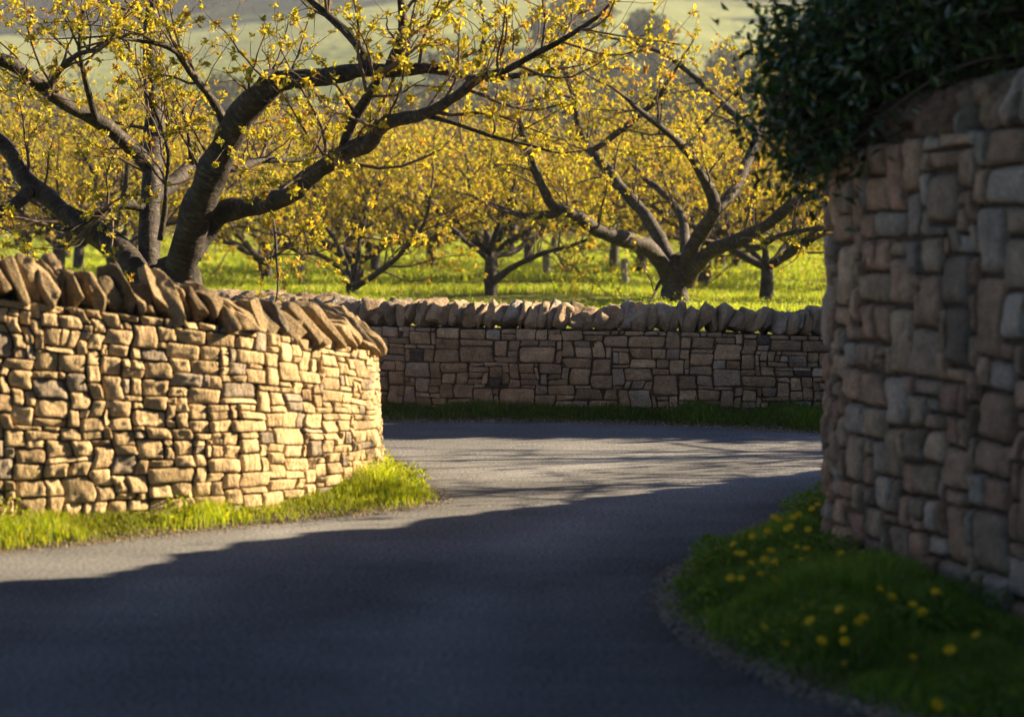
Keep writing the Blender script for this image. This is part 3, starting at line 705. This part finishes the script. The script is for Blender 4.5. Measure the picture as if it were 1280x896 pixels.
# --- spreading cherry right of centre
YM = 25.5
RT = [
 LP([(844, 402, 0), (844, 388, 0), (845, 365, 0), (847, 340, 0), (849, 318, 0)], 28, 9, YM),
 LP([(836, 352, 0), (830, 335, -.1), (812, 312, -.3), (786, 299, -.6), (750, 290, -.9), (723, 272, -1.2), (705, 263, -1.4), (692, 257, -1.5), (678, 232, -1.7), (665, 201, -1.8), (654, 170, -1.9), (645, 140, -2.0)], 12, 3.5, YM),
 LP([(705, 264, -1.4), (690, 269, -1.3), (661, 270, -1.1), (630, 262, -.9), (600, 250, -.8)], 6.5, 2.5, YM),
 LP([(842, 345, 0), (835, 321, .1), (812, 277, .2), (790, 250, .3), (768, 223, .4), (741, 192, .5), (728, 174, .6), (721, 143, .7), (710, 107, .8), (702, 80, .9)], 10.5, 3.5, YM),
 LP([(738, 190, .5), (768, 170, .4), (808, 138, .2), (835, 103, 0), (850, 80, -.1)], 5.5, 2, YM),
 LP([(716, 122, .7), (700, 117, .6), (686, 119, .5)], 3.5, 3, YM),
 LP([(852, 340, 0), (856, 312, .4), (853, 277, .8), (835, 250, 1.2), (812, 228, 1.5), (796, 212, 1.8)], 8.5, 3, YM),
 LP([(854, 340, 0), (862, 317, -.2), (882, 280, -.5), (893, 263, -.7), (888, 241, -.8), (866, 201, -1.0), (848, 178, -1.2), (821, 156, -1.4), (800, 138, -1.5), (780, 120, -1.6)], 11.5, 2.2, YM),
 LP([(859, 185, -1.0), (872, 165, -1.0), (884, 150, -1.0)], 2.8, 1.6, YM),
 LP([(890, 268, -.7), (915, 241, -.5), (933, 205, -.2), (946, 170, 0), (936, 156, .1), (902, 129, .2), (870, 98, .3), (830, 67, .4), (790, 55, .5), (745, 45, .6)], 8.5, 1.6, YM),
 LP([(946, 172, 0), (962, 150, .2), (980, 120, .4), (990, 90, .6)], 6, 3, YM),
 LP([(856, 352, 0), (870, 330, -.2), (893, 312, -.4), (928, 299, -.7), (964, 277, -.9), (991, 254, -1.1), (1030, 235, -1.2), (1070, 210, -1.3)], 11.5, 5, YM),
 LP([(924, 301, -.6), (946, 310, -.9), (973, 295, -1.2), (1010, 287, -1.5), (1050, 280, -1.8)], 5, 2, YM),
 LP([(828, 348, -.3), (822, 357, -.4), (818, 366, -.5), (812, 376, -.6)], 3, 1.2, YM),
]
mt = make_tree('cherry_tree', (*at(844, 386, YM)[:2], .68), RT, np.random.default_rng(5), keep=lambda p: p[2] < 3.3 + .6 * np.sin(p[0] * 3), l1=(.5, 1.5), sp1=.14, l2=(.2, .5), sp2=.11, spur=.08, lsz=(.034, .056), nl=(6, 9), start=.25, cl_p=.68)
tag(mt, 'spreading cherry tree with dark forked limbs standing just beyond the far wall, right of centre', 'tree')
# --- smaller cherry left of it and the low one above the wall end
YS = 30.5
ST = [
 LP([(614, 384, 0), (614, 372, 0), (613, 350, 0), (612, 326, 0), (611, 308, 0)], 10.5, 7.5, YS),
 LP([(616, 352, 0), (632, 340, -.3), (647, 331, -.5), (670, 319, -.8), (705, 309, -1.1), (735, 300, -1.3)], 6, 2, YS),
 LP([(611, 324, 0), (596, 312, -.2), (567, 286, -.6), (545, 262, -.9), (530, 235, -1.1)], 4.5, 1.5, YS),
 LP([(613, 322, 0), (647, 312, .2), (670, 286, .4), (696, 268, .6), (720, 250, .8)], 4.5, 1.5, YS),
 LP([(611, 312, 0), (606, 280, .3), (590, 250, .5), (586, 215, .7), (576, 180, .8)], 5, 1.5, YS),
 LP([(612, 312, 0), (625, 280, -.2), (640, 245, -.3), (648, 205, -.4)], 4.5, 1.5, YS),
]
s1 = make_tree('cherry_tree', (*at(614, 375, YS)[:2], .7), ST, np.random.default_rng(8), l1=(.7, 1.9), sp1=.12, l2=(.2, .65), sp2=.11, spur=.08, lsz=(.036, .06), nl=(5, 8), start=.25)
tag(s1, 'slim cherry tree with a short straight trunk in mid orchard, between the two large trees', 'tree')
YT = 29.5
TT = [
 LP([(441, 380, 0), (441, 364, 0), (440, 354, 0)], 8.5, 7, YT),
 LP([(440, 360, 0), (422, 334, -.2), (398, 318, -.4), (372, 314, -.7), (345, 300, -1.0)], 4.5, 1.5, YT),
 LP([(440, 358, 0), (427, 317, .2), (412, 290, .4), (398, 262, .6), (390, 225, .7)], 4.5, 1.5, YT),
 LP([(441, 358, 0), (448, 320, .4), (452, 290, .6), (470, 250, .8), (474, 215, .9)], 3.5, 1.5, YT),
 LP([(442, 360, 0), (467, 345, -.2), (492, 325, -.4), (520, 297, -.7), (532, 272, -.9), (540, 235, -1.1)], 4.8, 1.8, YT),
]
s2 = make_tree('cherry_tree', (*at(441, 370, YT)[:2], .7), TT, np.random.default_rng(9), l1=(.7, 1.9), sp1=.12, l2=(.2, .65), sp2=.11, spur=.08, lsz=(.036, .06), nl=(5, 8), start=.25)
tag(s2, 'low cherry tree forking from the ground, above the rounded end of the golden wall', 'tree')

# --- procedural orchard cherries (three kinds, copied)
def orchard_kind(seed, hgt=.7, rad=2.8, top=2.6, kw=None):
    rg = np.random.default_rng(seed); L = [(np.array([[0, 0, -.15], [.02, 0, .25], [0, .02, hgt * .7], [.0, .0, hgt]]), np.array([.17, .13, .12, .11]))]
    k = 6
    for i in range(k):
        an = i / k * 2 * math.pi + rg.uniform(-.35, .35); ln = rg.uniform(.8, 1.1); rr = rad * ln; tt = top * rg.uniform(.7, 1.0)
        if i == 0: rr *= .35; tt = top
        c_, s_ = math.cos(an), math.sin(an)
        P = np.array([[0, 0, hgt * .8], [.25 * rr * c_, .25 * rr * s_, hgt + .25], [.55 * rr * c_, .55 * rr * s_, hgt + (tt - hgt) * .38], [.78 * rr * c_, .78 * rr * s_, hgt + (tt - hgt) * .68], [.92 * rr * c_, .92 * rr * s_, tt]])
        P[2:] += rg.normal(size=(3, 3)) * .12
        L.append((P, np.linspace(.075, .018, 5)))
        if i % 2 == 0:
            b_ = P[2]; L.append((np.array([b_, b_ + [.3 * s_, -.3 * c_, .4], b_ + [.5 * s_ + .3 * c_, -.5 * c_ + .3 * s_, 1.0]]), np.array([.04, .03, .014])))
    root = make_tree('cherry_tree', (0, 0, 0), L, rg, l1=(.7, 1.9), keep=lambda p: p[2] < 2.95 + .25 * np.sin(p[0] * 4), sp1=.15, l2=(.25, .65), sp2=.13, spur=.09, lsz=(.035, .058), nl=(5, 8), start=.15, tw=1.3, **(kw or {}))
    return root
kinds = [orchard_kind(21), orchard_kind(22, .6, 3.0, 2.4), orchard_kind(23, .8, 2.6, 2.9)]
used = [False] * 3
spots = []
# trunks one can point to in the photo: (px, depth, kind, scale, label)
named = [
 (958, 30.5, 0, .86, 'cherry tree with a short dark trunk beyond the far wall, nearest the tall corner wall'),
 (333, 38, 1, .95, 'cherry tree whose stubby trunk shows between the big left tree and the grey post'),
 (900, 47, 2, 1.0, 'left one of two close cherry trunks seen just right of the spreading tree'),
 (921, 48, 0, .95, 'right one of two close cherry trunks seen just right of the spreading tree'),
 (540, 46, 1, 1.0, 'cherry tree in mid orchard left of the slim straight trunk'),
 (768, 50, 2, 1.05, 'cherry tree seen just left of the spreading tree, beyond a pale post'),
 (470, 44, 0, 1.0, 'cherry tree in the middle rows, between the low forking tree and the slim one'),
]
for px, Y, k, s_, lab in named: spots.append(((px - CX) / F * Y, Y, k, s_, lab, None))
rg = np.random.default_rng(77)
for row, (Y, dx) in enumerate(((36, 3.9), (43, 4.1), (52, 4.3), (62, 4.6), (74, 5), (88, 5.4), (104, 6))):
    x_ = -Y * .31 + rg.uniform(0, dx)
    while x_ < Y * .30:
        px = CX + x_ / Y * F
        if not any(abs(sx - x_) < 2.2 and abs(sy - Y) < 3.5 for sx, sy, *_ in spots):
            spots.append((x_ + rg.uniform(-.3, .3), Y + rg.uniform(-1, 1), int(rg.integers(0, 3)), rg.uniform(.95, 1.2),
                'cherry tree in the %s rows of the orchard, gold with young leaves' % ('middle' if row < 3 else 'far'), 'cherry trees in the %s orchard rows' % ('middle' if row < 3 else 'far')))
        x_ += dx
# trees at the sides of the frame, a little nearer; the right-hand ones are added unseen to shade the lane
side = [(-9.5, 27, 0, 1.1, 'cherry tree behind the big left tree, cut by the photo edge'), (-6.2, 31, 2, 1.05, 'cherry tree behind the left limbs of the big many-stemmed tree'), (-2.7, 34.5, 1, 1.0, 'cherry tree behind the lower right limb of the big many-stemmed tree'),
        (8.0, 29, 1, 1.1, 'cherry tree hidden behind the tall corner wall'), (7.2, 22.6, 0, .9, 'cherry tree close behind the far wall, hidden by the corner wall'),
        (10.5, 24.3, 2, 1.0, 'second cherry tree close behind the far wall, hidden by the corner wall'), (14, 27, 1, 1.0, 'third cherry tree close behind the far wall, hidden by the corner wall')]
for s_ in side: spots.append((*s_, None))
for (x_, Y, k, s_, lab, grp) in spots:
    o = kinds[k] if not used[k] else copy_tree(kinds[k]); used[k] = True
    o.location = (x_, Y, float(oz(np.array(x_), np.array(Y))) - .02); o.rotation_euler = (0, 0, rg.uniform(0, 6.28)); o.scale = (s_, s_, s_ * rg.uniform(.95, 1.08))
    tag(o, lab, 'tree', grp)
# unseen sparse cherries added behind the low wall: their limbs streak the lane with shade
for x_, y_, sz, rz_, lab in ((7.4, 14.5, 1.1, 1.1, 'sparse cherry tree added behind the low wall to streak the lane, nearer one'), (8.8, 16.0, 1.15, 2.3, 'sparse cherry tree added behind the low wall to streak the lane, farther one')):
    o = orchard_kind(24, .8, 2.3, 3.0, dict(cl_p=.22)) if x_ < 8 else copy_tree(o)
    o.location = (x_, y_, .2); o.rotation_euler = (0, 0, rz_); o.scale = (sz,) * 3; tag(o, lab, 'tree')

# posts in the orchard
def post(px, py, Y, wpx, hpx, label):
    b_ = at(px, py, Y); r_ = wpx / 2 * Y / F; h = hpx * Y / F; zg = float(oz(b_[0], b_[1]))
    mb = MB(); k = 7; P = np.array([[.01 * math.sin(i), 0, -.15 + (h + .15) * i / (k - 1)] for i in range(k)])
    tube(mb, P, np.linspace(r_ * 1.05, r_ * .95, k), 10, 0, .12, int(px)); mb2 = mb
    o = mb.build('wooden_post', M['wood']); o.location = (b_[0], b_[1], zg); o.rotation_euler = (R(rng.uniform(-2, 2)), R(rng.uniform(-2, 2)), 0)
    tag(o, label, 'post')
post(377, 357, 33, 9, 42, 'grey wooden post in the grass left of the low forking cherry')
post(684, 352, 37, 10, 34, 'grey wooden post in the grass right of the slim cherry trunk')
post(781, 361, 34, 9, 34, 'pale wooden post in the grass left of the spreading cherry trunk')

# ------------------------------------------------------------ evergreen over the right wall
def evergreen():
    root = empty('evergreen_shrub', (2.6, 9.4, 2.2)); bpy.context.view_layer.update(); rg = np.random.default_rng(31)
    st = MB(); lf = MB(); pts = []
    org = np.array([2.6, 9.9, 1.2]); base = np.array(root.location)
    for i in range(900):
        # outward shoots ending on an uneven dome that hangs over the coping
        th = rg.uniform(0, 2 * math.pi); ph = rg.uniform(-.35, 1.45)
        d = np.array([math.cos(th) * math.cos(ph), math.sin(th) * math.cos(ph), math.sin(ph)])
        rad = np.array([1.5, 1.35, 1.5]) * (1 + .16 * vn(d[None] * 2.3, 1, 77)[0])
        cen = np.array([2.5, 9.3, 2.75])
        if rg.random() < .55: cen = cen + np.array([rg.uniform(0, 2.2), rg.uniform(-3.0, -.2), rg.uniform(0, .9)])
        tip = cen + d * rad * rg.uniform(.55, 1.0)
        if tip[1] > 10.35: tip[1] = 10.35 - rg.uniform(0, .3)
        x_w = np.interp(tip[1], [4.5, 6.6, 8.35, 9.25, 9.9, 10.5], [3.3, 2.56, 1.93, 1.65, 1.53, 1.75])
        if i % 5 == 0: tip = np.array([rg.uniform(1.16, 1.56), rg.uniform(9.3, 10.2), rg.uniform(1.75, 2.6)]); tip[2] = max(tip[2], 2.25 - 1.6 * (tip[0] - 1.16)); x_w = np.interp(tip[1], [9.25, 9.9, 10.5], [1.65, 1.53, 1.75])
        if tip[2] < 2.38 and tip[0] > x_w - .12: tip[2] = 2.38 + rg.uniform(0, .5)
        st0 = cen * .6 + org * .4; m_ = (st0 + tip) / 2 + np.array([0, 0, .25]) + rg.normal(size=3) * .08
        P = smooth_path(np.array([np.append(st0, .014), np.append(m_, .008), np.append(tip, .003)]), .12)
        tube(st, P[:, :3] - base, P[:, 3], 4)
        # leaves along the outer part
        k = 95; t = rg.uniform(.35, 1, k) ; ii = (t * (len(P) - 1)).astype(int); p = P[ii, :3] + rg.normal(size=(k, 3)) * .12
        pts.append(p)
    C_ = np.vstack(pts)
    xw = np.interp(C_[:, 1], [4.5, 6.6, 8.35, 9.25, 9.9, 10.5], [3.3, 2.56, 1.93, 1.65, 1.53, 1.75])
    C_ = C_[~((C_[:, 2] < 2.30) & (C_[:, 0] > xw - .03))]
    n_ = len(C_); d = rg.normal(size=(n_, 3)) + np.array([0, 0, -.35]); d /= np.linalg.norm(d, axis=1)[:, None]
    t = rg.random((n_, 1)); cc = (np.array([.022, .050, .012]) * (1 - t) + np.array([.060, .11, .018]) * t) * rg.uniform(.7, 1.2, (n_, 1))
    add_leaves(lf, C_ - base, d, rg.uniform(.045, .085, n_), cc, wratio=.45, fold=.2)
    st.build('stems', M['twig'], root); lf.build('crown', M['laurel'], root)
    tag(root, 'dark glossy evergreen shrub spilling over the coping of the tall corner wall', 'shrub')
evergreen()

# unseen evergreens added to darken the lane, behind, above and beside the viewpoint
def unseen_evergreen(x_, y_, h, r_, lab, seed, z0=0.0):
    rg = np.random.default_rng(seed); root = empty('added_evergreen_tree', (x_, y_, 0))
    t = MB(); tube(t, np.array([[0, 0, -.2], [.1, 0, h * .3], [0, .1, h * .6], [0, 0, h * .9]]), [.3, .24, .15, .05], 10); t.build('trunk', M['bark'], root)
    mb = MB(); nb = 26; zz = rg.uniform(.12, .95, nb); an = rg.uniform(0, 6.28, nb); q = rg.uniform(.2, .75, nb) * r_ * (1.1 - zz)
    rad = rg.uniform(.3, .5, nb) * r_ * (1.25 - zz * .7); cen = np.stack([np.cos(an) * q, np.sin(an) * q, zz * h], 1)
    if z0: zz = rg.uniform(0, 1, nb); q = np.sqrt(rg.uniform(0, .6, nb)) * r_; rad = rg.uniform(.25, .36, nb) * r_; cen = np.stack([np.cos(an) * q, np.sin(an) * q, np.maximum(z0 + rad * 1.1, z0 + zz * (h - z0) * .8)], 1)
    i = rg.integers(0, nb, 26000); d = rg.normal(size=(26000, 3)); d /= np.linalg.norm(d, axis=1)[:, None]; p = cen[i] + d * (rad[i] * rg.uniform(.6, 1.05, 26000))[:, None]
    d = rg.normal(size=p.shape); d /= np.linalg.norm(d, axis=1)[:, None]
    add_leaves(mb, p, d, rg.uniform(.12, .26, len(p)), np.array([.04, .07, .02]) * rg.uniform(.6, 1.3, (len(p), 1)), wratio=.6)
    mb.build('crown', M['laurel'], root); tag(root, lab, 'tree')
unseen_evergreen(7.4, 18.9, 4.3, 2.0, 'tall evergreen bush added to shade the lane, out of sight behind the corner wall', 205)
unseen_evergreen(-5.2, 3.6, 10, 5.2, 'unseen broad evergreen tree added on the left to block sky light over the lane', 206, 4.0)
unseen_evergreen(5.6, 3.4, 10, 5.0, 'unseen broad evergreen tree added on the right to block sky light over the lane', 207, 4.0)
unseen_evergreen(-7.6, 7.4, 11, 5.4, 'unseen broad evergreen tree added in the left plot, its high crown blocking sky light', 208, 5.6)
unseen_evergreen(-6.5, -1.5, 9, 3.4, 'tall evergreen tree added behind the viewpoint to block sky light, left side', 201)
unseen_evergreen(-3.0, -6.0, 10, 3.6, 'tall evergreen tree added behind the viewpoint to block sky light, middle of three', 202)
unseen_evergreen(6.4, 2.0, 9, 3.3, 'tall evergreen tree added inside the tall wall to block sky light, beside the viewpoint', 203)
unseen_evergreen(5.0, -4.5, 10, 3.6, 'tall evergreen tree added behind the viewpoint to block sky light, right side', 204)

# ------------------------------------------------------------ dandelions and tufts
def dandelion(name='dandelion', stem_h=.12, seed=0, rad=.019):
    rg = np.random.default_rng(seed); root = empty(name); 
    s_ = MB(); P = np.array([[0, 0, -.02], [.004, .002, stem_h * .5], [0, 0, stem_h]]); tube(s_, P, [.0022, .002, .0018], 6); s_.build('stem', M['stemgreen'], root)
    h = MB()
    for ring, (k, r_, zz, tilt) in enumerate(((24, 1.0, .0, .12), (20, .78, .004, .45), (14, .5, .007, .9), (8, .25, .009, 1.3))):
        an = np.arange(k) / k * 2 * np.pi + ring * .2 + rg.normal(size=k) * .05
        d = np.stack([np.cos(an) * math.cos(tilt), np.sin(an) * math.cos(tilt), np.full(k, math.sin(tilt))], 1)
        sd = np.stack([-np.sin(an), np.cos(an), 0 * an], 1); L = rad * (r_ if ring < 3 else .5)
        b0 = np.array([0, 0, stem_h + zz * .4]); V = np.zeros((k, 4, 3)); V[:, 0] = b0; V[:, 2] = b0 + d * L; V[:, 1] = b0 + d * L * .8 + sd * rad * .13; V[:, 3] = b0 + d * L * .8 - sd * rad * .13
        Fq = np.arange(k)[:, None] * 4 + np.array([[0, 1, 2, 3]])
        h.add(V.reshape(-1, 3), Fq, np.tile([.90, .62 + .04 * ring, .012], (k * 4, 1)), smooth=False)
    for q_ in range(len(h.V)):
        c_, s_2 = math.cos(.62), math.sin(.62); W = h.V[q_] - [0, 0, stem_h]; h.V[q_] = np.stack([W[:, 0], W[:, 1] * c_ - W[:, 2] * s_2, W[:, 1] * s_2 + W[:, 2] * c_ + stem_h], 1)
    h.build('flower_head', M['petal'], root)
    return root
M['stemgreen'] = simple('flower_stem', (.10, .14, .03), (.16, .19, .05), 30)
dk = [dandelion(seed=1, stem_h=.11), dandelion(seed=2, stem_h=.16, rad=.017), dandelion(seed=3, stem_h=.2, rad=.02)]
du = [False] * 3
def put(px, py, hs, lab, grp, v, sc_=1.0, kk=None):
    kk = int(rng.integers(0, 3)) if kk is None else kk
    z = .09 + (.11, .16, .2)[kk] * sc_
    p = gnd(px, py, z); zz = float(v.z(np.array([p[:2]]))[0]); p = gnd(px, py, zz + (.11, .16, .2)[kk] * sc_)
    o = dk[kk] if not du[kk] else copy_tree(dk[kk]); du[kk] = True
    o.location = (p[0], p[1], zz); o.rotation_euler = (R(rng.uniform(-14, 14)), R(rng.uniform(-14, 14)), rng.uniform(-.9, .9)); o.scale = (sc_,) * 3
    tag(o, lab, 'flower', grp)
rz = [(585, 225), (575, 235), (480, 268), (474, 262), (486, 272), (528, 255), (545, 268), (525, 300), (532, 296), (568, 300), (458, 308), (422, 323), (358, 352), (360, 382), (368, 380), (434, 402), (427, 410), (468, 412), (476, 408), (540, 362), (534, 358), (487, 370), (463, 373), (570, 402), (372, 454), (401, 457), (430, 447), (462, 460), (684, 382), (795, 492), (873, 512), (983, 510), (976, 500), (943, 558), (713, 555), (630, 592), (746, 600), (712, 612), (803, 577), (408, 607), (678, 648), (592, 650), (535, 665), (522, 668), (668, 730), (919, 708), (817, 780), (960, 833), (1137, 848), (915, 545), (1122, 640)]
for x_, y_ in rz: put(780 + x_ * .3975, 540 + y_ * .3975, 0, 'yellow dandelion among the shaded grass under the tall corner wall', 'dandelions in the shaded verge', RV, rng.uniform(.85, 1.2))
put(780 + 1027 * .3975, 540 + 690 * .3975, 0, 'largest dandelion of the shaded verge, alone near the foot of the tall wall', None, RV, 1.25, 2)
lz = [(8, 245), (30, 295), (40, 310), (125, 340), (95, 325), (130, 230), (200, 175), (320, 145), (290, 195), (280, 315), (250, 475), (235, 490), (500, 470), (1050, 270), (710, 280), (230, 410), (820, 155), (190, 405), (360, 410), (1140, 90), (1075, 330), (905, 160)]
for x_, y_ in lz: put(x_ * .1897, 590 + y_ * .1897, 0, 'small yellow flower in the sunlit grass below the golden wall', 'flowers in the sunlit verge', LV, rng.uniform(.6, .95), 0)
for x_, y_ in ((602, 607), (516, 600), (300, 640), (420, 625)): put(x_ * 1.0 if x_ < 545 else 515, y_, 0, 'small yellow flower in the sunlit grass below the golden wall', 'flowers in the sunlit verge', LV, .7, 0)
for x_, y_ in ((548, 515), (566, 514), (604, 521), (990, 516), (1003, 518), (940, 519)): put(x_, y_, 0, 'small yellow flower in the grass at the foot of the far wall', 'flowers at the foot of the far wall', FV, .9, 0)

# ------------------------------------------------------------ hillside with pasture and woods
def hz(X, Y):
    t = np.clip(Y - 120, 0, None)
    z = 1.6 + .135 * t + .00006 * t ** 2 + fbm(np.stack([X, Y], -1), .008, 60, 3) * 6 * np.clip(t / 100, 0, 1) + X * .012 * np.clip(t / 200, 0, 1)
    return z
def hill():
    nx, ny = 90, 110; X, Y = np.meshgrid(np.linspace(-420, 420, nx), np.linspace(118, 700, ny), indexing='ij')
    mb = MB(); mb.add(np.stack([X, Y, hz(X, Y)], -1).reshape(-1, 3), grid_faces(nx, ny)); o = mb.build('hillside', M['pasture']); o['kind'] = 'structure'
hill()
def far_crown(rg, h, r_, nleaf, lsz, tone):
    # many leaf clumps through an uneven volume
    nb = 7; cen = np.stack([rg.uniform(-.55, .55, nb) * r_, rg.uniform(-.55, .55, nb) * r_, rg.uniform(.35, .85, nb) * h], 1); rad = rg.uniform(.35, .6, nb) * r_
    i = rg.integers(0, nb, nleaf); d = rg.normal(size=(nleaf, 3)); d /= np.linalg.norm(d, axis=1)[:, None]
    p = cen[i] + d * (rad[i] * rg.uniform(.55, 1.08, nleaf))[:, None]
    c = np.array(tone) * rg.uniform(.6, 1.35, (nleaf, 1)); return p, c
def hill_wood():
    mb = MB(); rg = np.random.default_rng(91); P = []; C_ = []
    def scatter(n_, x0, x1, y0, y1, h0, h1, dens, tone, mask=None):
        for _ in range(n_):
            y_ = rg.uniform(y0, y1); x_ = rg.uniform(x0, x1) * y_
            if mask and not mask(x_, y_): continue
            h = rg.uniform(h0, h1); p, c = far_crown(rg, h, h * .42, dens, 1, np.array(tone) * rg.uniform(.7, 1.3)); P.append(p + np.array([x_, y_, float(hz(np.array(x_), np.array(y_)))])); C_.append(c)
    scatter(420, -.30, .24, 425, 520, 10, 15, 170, (.040, .048, .026))
    scatter(260, -.30, .24, 160, 212, 4, 7.5, 190, (.05, .052, .032), lambda x_, y_: vn(np.array([[x_ * .03, y_ * .03]]), 1, 4)[0] > -.35)
    P_ = np.vstack(P); C2 = np.vstack(C_); d = rg.normal(size=P_.shape); d /= np.linalg.norm(d, axis=1)[:, None]
    add_leaves(mb, P_, d, np.clip(P_[:, 1] / 330, .7, 1.6) * rg.uniform(.6, 1.2, len(P_)), C2, wratio=.8)
    tag(mb.build('woodland', M['farleaf']), 'dark hazy woods across the distant hillside', 'woods', kind='stuff')
hill_wood()
def hill_tree(x_, y_, h, lab, seed):
    rg = np.random.default_rng(seed); z = float(hz(np.array(x_), np.array(y_))); root = empty('hillside_tree', (x_, y_, z - .3))
    t = MB(); tube(t, np.array([[0, 0, 0], [.1, 0, h * .3], [0, .1, h * .7]]), [h * .03, h * .024, h * .01], 8); t.build('trunk', M['twig'], root)
    mb = MB(); p, c = far_crown(rg, h, h * .48, 1500, 1, (.05, .058, .03)); d = rg.normal(size=p.shape); d /= np.linalg.norm(d, axis=1)[:, None]; add_leaves(mb, p, d, rg.uniform(.5, 1.0, len(p)), c, wratio=.8)
    mb.build('crown', M['farleaf'], root); tag(root, lab, 'tree')
hill_tree((722 - CX) / F * 262, 262, 10, 'rounded dark tree on the lower edge of the hazy hill field', 1)
hill_tree((690 - CX) / F * 250, 250, 7, 'smaller dark tree beside the rounded one at the lower field edge', 2)
hill_tree((815 - CX) / F * 235, 235, 7, 'low dark tree at the field foot above the spreading cherry', 3)
hill_tree((1080 - CX) / F * 400, 400, 13, 'tree on the hill field hidden behind the evergreen, upper one', 4)
hill_tree((1120 - CX) / F * 360, 360, 13, 'tree on the hill field hidden behind the evergreen, lower one', 5)

# ------------------------------------------------------------ haze
bpy.ops.mesh.primitive_cube_add(size=1, location=(0, 470, 47)); hb = bpy.context.object; hb.name = 'haze'
hb.scale = (900, 1180, 98); 
hm = bpy.data.materials.new('haze'); hm.use_nodes = True; n = hm.node_tree; n.nodes.clear()
ou = N(n, 'ShaderNodeOutputMaterial'); pv = N(n, 'ShaderNodeVolumePrincipled'); pv.inputs['Density'].default_value = .00036; pv.inputs['Color'].default_value = (.80, .88, 1.0, 1); pv.inputs['Anisotropy'].default_value = 0.2
n.links.new(pv.outputs[0], ou.inputs['Volume']); hb.data.materials.append(hm); hb['kind'] = 'stuff'; hb['label'] = 'thin pale haze over the valley'; hb['category'] = 'haze'
